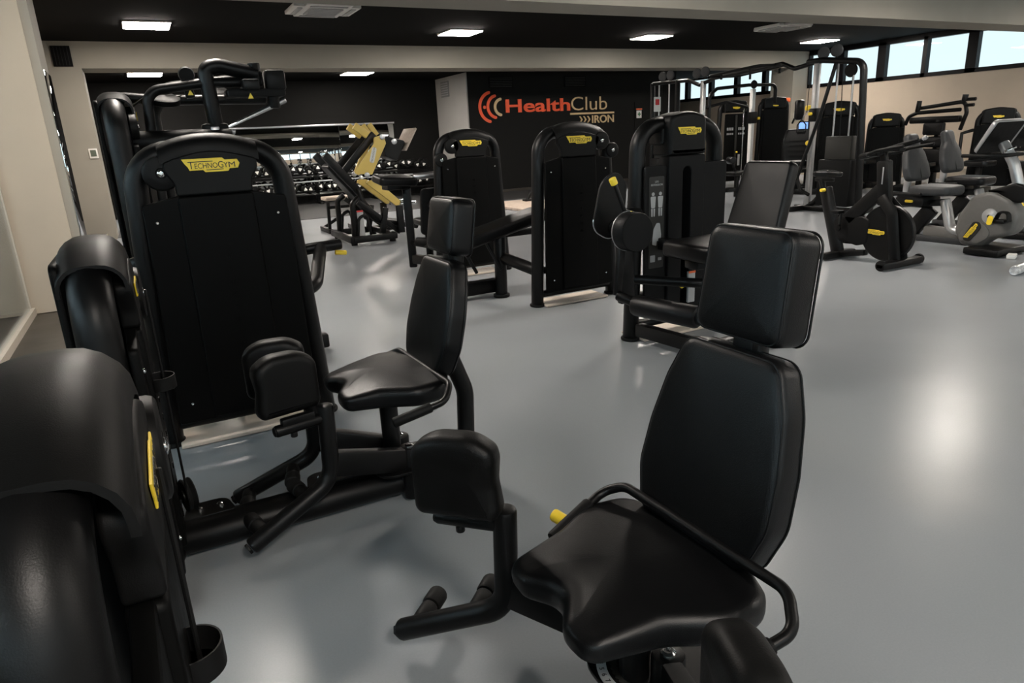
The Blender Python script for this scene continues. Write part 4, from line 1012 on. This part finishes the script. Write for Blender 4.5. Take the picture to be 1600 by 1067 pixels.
t = thing('seated_machine', 'tall black tower with an orange tag on its right, beyond the cable crossover', 'gym machine', (13.7, 12.3, 0), 0, 'far wall machines')
far_tower(t, RZ(-25), 1.98, .74, False, bz=.20, bw_=.14)
MB().box((.42, -.02, 1.90), (.14, .1, .10), .02).build('side_tag', M['orange'], t)
for k in range(4): MB().cyl((.40, -.02, 1.62 - k * .26), (.44, -.06, 1.62 - k * .26), .05, .008).build('side_disc', M['greyseat'], t)

t = thing('ribbed_back_machine', 'black machine with a broad ribbed backrest in front of the right pier', 'gym machine', (12.6, 10.55, 0), 0, 'far wall machines')
bk = MB().pad(rpoly([(-.44, 0, .15), (.44, 0, .15), (.42, .7, .12), (.30, .92, .08), (-.30, .92, .08), (-.42, .7, .12)], .1, 6), .09, .03, .02, TR(0, 0, .32) @ frameT((0, 0, 0), (1, -.2, 0), (0, .1, 1))).build('backrest', M['leather'], t)
for k in range(5): MB().bar((-.36, -.085 + k * .012, .60 + k * .10), (.36, -.23 + k * .012, .60 + k * .10), .012, .018, .004).build('rib', M['plast'], bk)
MB().box((.0, .02, 1.225), (.16, .05, .025), .008).build('top_handle', M['lightgrey'], t)
MB().bar((.40, -.1, .86), (.95, -.16, .90), .10, .12, .02).build('side_arm', M['frame'], t)
MB().bar((0, .25, .05), (0, .12, .9), .09, .09, .015).build('upright', M['frame'], t)
MB().box((0, -.25, .42), (.6, .5, .1), .03).build('seat', M['leather'], t)
MB().box((0, 0, .06), (1.2, 1.0, .1), .02).build('base', M['frame'], t)
MB().cyl((.46, -.4, .40), (.56, -.42, .40), .03).build('adjust_knob', M['yellow'], t)
MB().bar((0, -.25, .1), (0, -.25, .4), .1, .1, .01).build('seat_post', M['frame'], t)

t = thing('seated_machine', 'black tower and roller arm with a lit blue display behind the right cable tower', 'gym machine', (11.9, 9.1, 0), 0, 'far wall machines')
far_tower(t, RZ(-58), 1.72, .72, False, bz=.15)
MB().box((-.35, .36, 1.63), (.24, .12, .10), .03).build('yellow_trim', M['yellow'], t)
MB().cyl((-.15, .80, 1.42), (-.15, .80, 1.80), .09, .06, 20).build('side_pad', M['leather'], t)
MB().tube([(-.12, .78, 1.5), (-.1, .95, 1.45), (-.1, 1.0, 1.36)], .02, n=8).build('pad_arm', M['frame'], t)
c = MB().box((-.12, .68, 1.31), (.05, .26, .17), .012).build('console', M['frame'], t)
MB().box((-.148, .68, 1.31), (.006, .21, .12), .001).build('display', M['screen'], c)
MB().tube([(-.1, .60, 1.30), (-.1, .2, 1.28)], .022, n=8).build('console_arm', M['frame'], t)
MB().pad(rrect(.5, .45, .08), .10, .03, .01, TR(-.4, .6, .55)).build('seat', M['leather'], t)
MB().bar((-.4, .6, .03), (-.4, .6, .55), .1, .1, .01).build('seat_post', M['frame'], t)
MB().lathe([(.05, -.03), (.28, -.03), (.30, 0), (.28, .03), (.05, .03)], (-.2, .45, .75), (.6, -.8, 0), 30).build('cam_disc', M['frame'], t)
MB().cyl((-.3, .42, .98), (-.36, .36, .98), .05).build('cam_marker', M['yellow'], t)
MB().bar((-.4, .6, .06), (.0, .0, .06), .1, .1, .01).build('base_beam', M['frame'], t)

t = thing('seated_machine', 'black tower at the right wall, left of the machine with the overhead bar frame', 'gym machine', (13.5, 9.22, 0), 0, 'far wall machines')
far_tower(t, RZ(-52), 1.47, .66, False, bz=.13, bw_=.17)
MB().tube([(-.10, .42, 1.0), (-.26, .62, 1.08), (-.16, .76, 1.08)], .04, n=10).build('handle_arm', M['frame'], t)
MB().tube([(-.16, .24, .46), (-.3, .72, .47), (-.3, .76, .05)], .05, n=10, fillet=.12).build('lower_arch', M['frame'], t)
MB().box((-.3, .35, .08), (.2, .9, .12), .02).build('base', M['frame'], t)
MB().pad(rrect(.4, .4, .08), .10, .03, .01, TR(-.5, .1, .5)).build('seat', M['leather'], t)
MB().bar((-.5, .1, .05), (-.5, .1, .5), .08, .08, .01).build('seat_post', M['frame'], t)
MB().bar((-.5, .1, .07), (-.3, .1, .07), .1, .1, .01).build('base_rail', M['frame'], t)

t = thing('overhead_press_machine', 'black machine with a wide overhead bar frame and stacked back pads at the right wall', 'gym machine', (13.5, 8.2, 0), 0, 'far wall machines')
g = MB(); g.tube([(0, .62, 1.22), (0, .56, 1.38), (0, .40, 1.44), (0, -.42, 1.46)], .035, .035, (1, 0, 0), .1, 12); g.build('left_arch', M['frame'], t)
g = MB(); g.tube([(.05, .40, 1.52), (.05, -.45, 1.60), (.05, -.50, 1.40), (.05, -.42, 1.10)], .035, .035, (1, 0, 0), .1, 12); g.build('top_bar', M['frame'], t)
MB().box((.02, .05, 1.30), (.14, .95, .12), .03).build('cross_member', M['frame'], t)
MB().cyl((0, .40, 1.46), (0, .38, 1.66), .045).build('end_stub', M['frame'], t)
MB().cyl((0, -.46, 1.60), (0, -.47, 1.72), .05).build('end_stub', M['frame'], t)
MB().cyl((0, -.52, 1.63), (0, -.66, 1.63), .03).build('handle', M['rubber'], t)
MB().cyl((0, -.50, 1.53), (0, -.64, 1.53), .03).build('handle', M['rubber'], t)
for z0, z1, w in ((1.02, 1.26, .40), (.80, 1.00, .44), (.34, .78, .46)):
    MB().pad(rrect(w, z1 - z0, .05), .09, .03, .01, TR(-.10, -.05, (z0 + z1) / 2) @ frameT((0, 0, 0), (0, -1, 0), (0, 0, 1))).build('back_pad', M['leather'], t)
MB().bar((0, -.05, .05), (0, -.05, 1.3), .08, .12, .012).build('upright', M['frame'], t)
MB().box((-.15, 0, .06), (.9, .9, .1), .02).build('base', M['frame'], t)
MB().cyl((-.12, -.34, .88), (-.12, -.37, .88), .03).build('adjust_knob', M['yellow'], t)
MB().pad(rrect(.4, .4, .08), .10, .03, .01, TR(-.42, -.05, .45)).build('seat', M['leather'], t)
MB().bar((-.42, -.05, .08), (-.42, -.05, .45), .08, .08, .01).build('seat_post', M['frame'], t)

t = thing('seated_machine', 'black tower at the right wall, partly behind the recumbent bike console', 'gym machine', (13.5, 7.12, 0), 0, 'far wall machines')
far_tower(t, RZ(-62), 1.46, .66, False, bz=.15, bw_=.17)
MB().tube([(-.25, .25, 1.1), (-.4, .36, 1.05), (-.4, .36, .72)], .03, n=10).build('handle_arm', M['frame'], t)
MB().pad(rrect(.4, .4, .08), .10, .03, .01, TR(-.55, -.1, .5)).build('seat', M['leather'], t)
MB().bar((-.55, -.1, .05), (-.55, -.1, .5), .08, .08, .01).build('seat_post', M['frame'], t)
MB().bar((-.65, -.1, .06), (.0, .0, .06), .1, .1, .01).build('base_beam', M['frame'], t)
t = thing('seated_machine', 'black machine with a bent tube arm and yellow knob at the right edge', 'gym machine', (13.4, 6.18, 0), 0, 'far wall machines')
g = MB(); g.tube([(0, .50, .45), (0, .52, .82), (0, .30, .96), (0, -.4, .98)], .035, .035, (1, 0, 0), .14, 12); g.build('tube_arm', M['frame'], t)
MB().cyl((-.1, .2, .72), (.1, .2, .72), .10, .02).build('roller', M['leather'], t)
MB().box((0, .0, .50), (.4, 1.1, .12), .03).build('seat', M['leather'], t)
MB().cyl((-.24, .35, .40), (-.3, .35, .40), .04).build('adjust_knob', M['yellow'], t)
for y in (-.35, .40): MB().bar((0, y, .02), (0, y, .46), .1, .12, .012).build('leg', M['frame'], t)
MB().bar((0, -.5, .06), (0, .5, .06), .1, .08, .01).build('base_beam', M['frame'], t)

# ------------------------------------------------------------------ spinning bike (long axis along y, front towards -y)
t = thing('spinning_bike', 'black indoor cycling bike with handlebars and a yellow badge, left of the recumbent bikes', 'exercise bike', (6.33, 4.4, 0))
def bp(y, z, x=0): return (x, y - 4.4, z)
b = MB(); b.bar(bp(4.03, .045, -.31), bp(4.03, .045, .31), .10, .07, .02); b.build('front_foot', M['frame'], t)
b = MB(); b.bar(bp(4.72, .045, -.24), bp(4.72, .045, .24), .10, .07, .02); b.build('rear_foot', M['frame'], t)
for x in (-.29, .29): MB().cyl(bp(4.03, .05, x - .02), bp(4.03, .05, x + .02), .05, .01).build('transport_wheel', M['rubber'], t)
MB().bar(bp(4.72, .05), bp(4.40, .10), .07, .06, .01).build('lower_rail', M['frame'], t)
w = MB().lathe([(.0, -.018), (.245, -.018), (.262, -.026), (.272, -.02), (.272, .02), (.262, .026), (.245, .018), (.0, .018)], bp(4.19, .315), (1, 0, 0), 56).build('flywheel', M['frame'], t)
MB().lathe([(.252, -.0265), (.258, -.0275), (.258, .0275), (.252, .0265)], bp(4.19, .315), (1, 0, 0), 56).build('rim', M['plast'], w)
cs = MB(); cs.pad(rpoly([(4.79 - 4.4, .43, .10), (4.76 - 4.4, .21, .09), (4.50 - 4.4, .16, .05), (4.38 - 4.4, .19, .06), (4.36 - 4.4, .43, .06), (4.45 - 4.4, .46, .05), (4.62 - 4.4, .46, .05)], .08, 6), .085, .02, .004, TR(.045, 0, 0) @ frameT((0, 0, 0), (0, 1, 0), (0, 0, 1)) @ TR(0, 0, -.0825), es=3)
cs.build('drive_cover', M['plast'], t)
f = MB(); f.tube([bp(4.72, .06), bp(4.93, .72)], .045, .075, (0, 1, .2), n=14); f.build('seat_tube', M['frame'], t)
f = MB(); f.tube([bp(4.93, .62), bp(4.99, .80)], .026, .032, (0, 1, .2), n=14); f.build('seat_post', M['frame'], t)
f = MB(); f.bar(bp(4.84, .80), bp(5.06, .80), .04, .035, .006); f.build('seat_slider', M['frame'], t)
sd = MB(); sd.pad(rpoly([(-.03, -.15, .03), (.03, -.15, .03), (.045, 0, .06), (.095, .10, .04), (.08, .15, .04), (-.08, .15, .04), (-.095, .10, .04), (-.045, 0, .06)], .03, 5), .055, .02, .008, TR(0, .50, .835), es=4, top=lambda x, y: -.012 * (y < -.05) * ((y + .05) / -.1)); sd.build('saddle', M['leather'], t)
MB().cyl(bp(4.90, .70, -.05), bp(4.90, .70, -.11), .018).build('height_knob', M['yellow'], t)
f = MB(); f.bar(bp(4.64, .40), bp(4.26, .76), .075, .14, .02); f.build('down_tube', M['frame'], t)
f = MB(); f.bar(bp(4.25, .58), bp(4.30, 1.0), .08, .13, .02); f.build('head_tube', M['frame'], t)
for s in (-1, 1):
    f = MB(); f.tube([bp(4.27, .66, s * .035), bp(4.13, .52, s * .06), bp(4.05, .07, s * .06)], .028, .055, (0, 1, .2), .1, 12); f.build('fork_blade', M['plast'], t)
MB().bar(bp(4.29, .95), bp(4.32, 1.08), .05, .06, .01).build('handlebar_post', M['frame'], t)
f = MB(); f.tube([bp(4.55, 1.03, -.02), bp(4.30, 1.08, -.02)], .03, .03, n=12); f.build('handlebar_slider', M['frame'], t)
for s in (-1, 1):
    f = MB(); f.tube([bp(4.38, 1.05, s * .03), bp(4.34, 1.06, s * .23), bp(4.22, 1.10, s * .245), bp(3.98, 1.14, s * .225)], .0165, .0165, (0, 0, 1), .07, 12); f.build('handlebar', M['rubber'], t)
    f = MB(); f.tube([bp(4.32, 1.09, s * .05), bp(4.14, 1.14, s * .06), bp(3.96, 1.19, s * .05)], .0165, .0165, (0, 0, 1), .06, 12); f.build('tri_bar', M['rubber'], t)
MB().box(bp(4.20, 1.10), (.10, .14, .03), .01).build('device_rest', M['plast'], t)
MB().cyl(bp(3.98, 1.185, .05), bp(3.95, 1.21, .05), .02).build('bar_end', M['alu'], t)
MB().box(bp(4.275, .86, -.043), (.004, .012, .16), .001).build('frame_mark', M['lightgrey'], t)
for s in (-1, 1):
    MB().bar(bp(4.68, .33, s * .07), bp(4.68 + s * .02, .33 - s * .17, s * .08), .02, .03, .006).build('crank', M['frame'], t)
    pd = MB().box(bp(4.68 + s * .02, .33 - s * .17, s * .14), (.10, .10, .03), .008).build('pedal', M['frame'], t)
MB().cyl(bp(4.68, .33, -.075), bp(4.68, .33, -.095), .035, .006).build('crank_cap', M['plast'], t)
badge(t, .20, TR(-.029, 4.30 - 4.4, .315) @ frameT((0, 0, 0), (0, -1, 0), (0, 0, 1)))

# ------------------------------------------------------------------ recumbent bikes
def recumbent(label, x, dy):
    t = thing('recumbent_bike', label, 'exercise bike', (x, 4.3 + dy, 0), 0, 'grey recumbent bikes')
    def r(y, z, xx=0): return (xx, y - 4.3, z)
    YZ = frameT((0, 0, 0), (0, -1, 0), (0, 0, 1))      # 2D x -> -y, y -> z, extrusion towards -x
    def o(pts): return [((4.3 - p[0]), p[1]) + tuple(p[2:]) for p in pts]
    sh = MB(); sh.pad(rpoly(o([(4.24, .22, .12), (4.16, .07, .08), (3.98, .06, .06), (3.86, .16, .1), (3.66, .22, .12), (3.64, .42, .14), (3.74, .56, .1), (3.92, .64, .16), (4.10, .58, .16), (4.20, .40, .12)]), .1, 7), .20, .045, .006, TR(.10, 0, 0) @ YZ, es=4, rings_in=2)
    sh = sh.build('shroud', M['greyshell'], t)
    dk = MB().pad(rpoly(o([(4.02, .62, .03), (3.72, .72, .04), (3.63, .69, .03), (3.62, .52, .05), (3.74, .54, .05), (3.90, .63, .05)]), .03, 4), .15, .02, 0, TR(.075, 0, 0) @ YZ, es=3).build('console_base', M['plast'], t)
    fl = MB().pad(rpoly(o([(4.20, .12, .05), (3.98, .10, .03), (3.84, .20, .1), (3.95, .33, .1), (4.10, .29, .05)]), .04, 6), .012, .004, 0, TR(-.10, 0, 0) @ YZ, es=2).build('lower_cover', M['greyshell'], t)
    rc = MB().prism(rpoly(o([(4.135, .13), (4.05, .115), (3.955, .27), (3.975, .325), (4.04, .325)]), .035), .008, TR(-.111, 0, 0) @ YZ, .002).build('badge_recess', M['ink'], t)
    q = YZ @ TR(4.3 - 4.045, .225, .120) @ RZ(58)
    badge(rc, .19, q)
    hb = MB().lathe([(.0, .03), (.02, .03), (.03, .024), (.075, .018), (.078, .0), (.078, -.02)], r(3.89, .39, -.10), (-1, 0, 0), 30).build('crank_hub', M['silver'], t)
    MB().cyl(r(3.89, .39, -.129), r(3.89, .39, -.133), .018).build('hub_centre', M['ink'], hb)
    MB().bar(r(3.89, .39, -.125), r(3.76, .36, -.14), .02, .04, .008).build('crank', M['silver'], t)
    pd = MB().box(r(3.74, .36, -.20), (.10, .11, .04), .012).build('pedal', M['frame'], t)
    g = MB(); g.tube([r(3.79, .365, -.20), r(3.76, .45, -.20), r(3.68, .45, -.20), r(3.66, .36, -.20)], .012, .04, (1, 0, 0), .04, 10); g.build('pedal_strap', M['rubber'], pd)
    g = MB(); g.prism(rrect(.05, .09, .02), .01, TR(-.262, 3.805 - 4.3, .37) @ YZ @ RZ(-10), .002); g.prism(rrect(.028, .06, .012), .012, TR(-.262, 3.805 - 4.3, .37) @ YZ @ RZ(-10), .002); g.build('strap_buckle', M['yellow'], pd)
    b = MB().box(r(3.86, .045, 0), (.52, .34, .07), .02).build('front_foot', M['frame'], t)
    MB().box(r(4.86, .045, 0), (.56, .12, .07), .02).build('rear_foot', M['frame'], t)
    g = MB(); g.bar(r(4.02, .09), r(4.90, .09), .11, .07, .015); g.build('main_rail', M['greyseat'], t)
    g = MB(); g.tube([r(4.18, .18), r(4.32, .20), r(4.42, .52)], .05, .06, (1, 0, 0), .1, 14); g.build('frame_tube', M['silver'], t)
    g = MB(); g.bar(r(4.20, .16), r(4.60, .17), .10, .12, .03); g.build('step_through_beam', M['greyshell'], t)
    g = MB(); g.bar(r(4.80, .08), r(4.55, .42), .09, .16, .02, (0, 1, .6)); g.build('seat_support', M['frame'], t)
    MB().bar(r(4.40, .49), r(4.90, .44), .09, .07, .01).build('seat_rail', M['frame'], t)
    sc = MB().box(r(4.72, .50), (.34, .34, .14), .05).build('seat_carriage', M['plast'], t)
    s = MB(); s.pad(rpoly([(-.17, -.22, .08), (.17, -.22, .08), (.21, .10, .08), (.18, .22, .06), (-.18, .22, .06), (-.21, .10, .08)], .06, 6), .10, .035, .012, TR(0, 4.52 - 4.3, .565), es=4); s.build('seat', M['leather'] if dy else M['greyseat'], t)
    bT = frameT(r(4.76, .70), (1, 0, 0), (0, .28, .96))
    bk = MB(); bk.pad(rpoly([(-.19, 0, .07), (.19, 0, .07), (.20, .14, .08), (.16, .30, .06), (.10, .38, .04), (.09, .52, .05), (-.09, .52, .05), (-.10, .38, .04), (-.16, .30, .06), (-.20, .14, .08)], .06, 6), .09, .035, .014, bT @ TR(0, 0, -.03), es=4); bk = bk.build('backrest', M['greyseat'], t)
    MB(bT).box((0, .20, .066), (.012, .36, .006), .002).build('centre_seam', M['ink'], bk)
    MB().bar(r(4.86, .55), r(4.86, .78), .07, .05, .01).build('back_bracket', M['alu'], t)
    for sx in (-1, 1):
        g = MB(); g.tube([r(4.90, .56, sx * .18), r(4.84, .58, sx * .27), r(4.52, .585, sx * .28)], .022, .022, (0, 0, 1), .06, 10); g.build('side_handle', M['rubber'], t)
    g = MB(); g.prism(rrect(.09, .028, .012), .012, TR(-.185, 4.70 - 4.3, .50) @ YZ, .003); g.build('seat_lever', M['yellow'], t)
    g = MB(); g.tube([r(3.70, .62), r(3.80, .90), r(3.93, 1.10)], .048, .055, (1, 0, 0), .3, 16); g = g.build('console_post', M['silver'], t)
    cT = frameT(r(3.97, 1.13), (1, 0, 0), (0, -.5, .87))
    c = MB(); c.pad(rpoly([(-.22, -.15, .03), (.22, -.15, .03), (.25, .20, .05), (-.25, .20, .05)], .03, 5), .05, .016, 0, cT @ TR(0, 0, -.05), es=3); c = c.build('console', M['silver'], t)
    MB(cT).prism(rrect(.48, .335, .02), .006, TR(0, .025, 0), .002).build('display', M['panel'], c)
    MB(cT).prism(rrect(.42, .32, .03), .02, TR(0, .02, -.066), .006).build('console_back', M['plast'], c)
    g = MB(); g.tube([r(4.16, .985, -.26), r(3.92, .985, -.27), r(3.80, .985, -.16), r(3.80, .985, .16), r(3.92, .985, .27), r(4.16, .985, .26)], .019, .019, (0, 0, 1), .06, 12); g.build('handlebar', M['rubber'], t)
    MB().cyl(r(3.855, 1.015, 0), r(3.865, 1.03, 0), .062, .004).build('post_collar', M['chrome'], t)
    return t
recumbent('grey recumbent bike with a yellow badge on its round shroud, nearest the right edge', 7.60, 0)
recumbent('recumbent bike farther back, its grey backrest seen left of the nearer bike console', 8.85, .35)

# ------------------------------------------------------------------ things lying on the floor at the right edge
t = thing('power_adapter', 'small white power adapter block on the floor by the recumbent bike', 'adapter', (7.46, 3.62, 0), 20)
MB().box((0, 0, .022), (.13, .075, .044), .008).build('body', M['whitep'], t)
MB().tube([(.065, 0, .02), (.10, .01, .012), (.16, .10, .008), (.20, .20, .008)], .006, n=8, fillet=.04).build('cord', M['ink'], t)
t = thing('power_cable', 'black power cable coiled on the floor in front of the recumbent bike', 'cable', (7.72, 3.70, 0))
g = MB(); g.tube([(-.12, .05, .01), (-.02, .0, .012), (.02, .06, .03), (-.05, .08, .012), (.0, -.04, .012), (.10, .02, .012), (.2, .0, .01), (.3, .06, .01)], .009, .009, (0, 0, 1), .03, 8); g.build('cord', M['ink'], t)
MB().box((-.12, .055, .018), (.06, .04, .03), .006).build('plug', M['ink'], t)
t = thing('wrapped_roll', 'shiny roll in clear wrapping lying on the floor at the right edge', 'roll', (6.95, 3.23, 0))
r_ = MB().lathe([(.0, .0), (.02, .005), (.036, .0), (.042, .012), (.044, .03), (.043, .3), (.045, .6), (.04, .64), (.0, .63)], (-.30, -.04, .045), (1, .16, 0), 24).build('wrapping', M['foil'], t)
# ------------------------------------------------------------------ daylight, camera, colour management
w = bpy.data.worlds.new('World'); SC.world = w; w.use_nodes = True
nt = w.node_tree; bg = nt.nodes['Background']
# overcast sky, brighter towards the sun side (-y)
tc = nt.nodes.new('ShaderNodeTexCoord'); dt = nt.nodes.new('ShaderNodeVectorMath'); dt.operation = 'DOT_PRODUCT'; dt.inputs[1].default_value = (-.80, -.56, .2)
nt.links.new(tc.outputs['Generated'], dt.inputs[0])
mr = nt.nodes.new('ShaderNodeMapRange'); mr.inputs['From Min'].default_value = .1; mr.inputs['From Max'].default_value = .9
mr.inputs['To Min'].default_value = SKY_E; mr.inputs['To Max'].default_value = SUN_E
nt.links.new(dt.outputs['Value'], mr.inputs['Value']); nt.links.new(mr.outputs['Result'], bg.inputs['Strength'])
bg.inputs['Color'].default_value = (.78, .94, 1., 1)
cam = bpy.data.cameras.new('Camera'); cam.sensor_width = 36; cam.lens = 1067 / 1600 * 36; cam.clip_start = .02; cam.clip_end = 100
co = bpy.data.objects.new('Camera', cam); COL.objects.link(co); SC.camera = co
yaw, pit, rol = .475580, .292507, -.0503563
fwd = V((math.sin(yaw) * math.cos(pit), math.cos(yaw) * math.cos(pit), -math.sin(pit)))
r0 = V((math.cos(yaw), -math.sin(yaw), 0)); u0 = r0.cross(fwd)
r1 = r0 * math.cos(rol) + u0 * math.sin(rol); u1 = -r0 * math.sin(rol) + u0 * math.cos(rol)
co.matrix_world = Matrix.Translation((0, 0, 1.4)) @ Matrix((r1, u1, -fwd)).transposed().to_4x4()
vs = SC.view_settings; vs.view_transform = 'Standard'; vs.look = 'None'; vs.gamma = 1; vs.use_curve_mapping = False; vs.exposure = EXPO
SC.display_settings.display_device = 'sRGB'
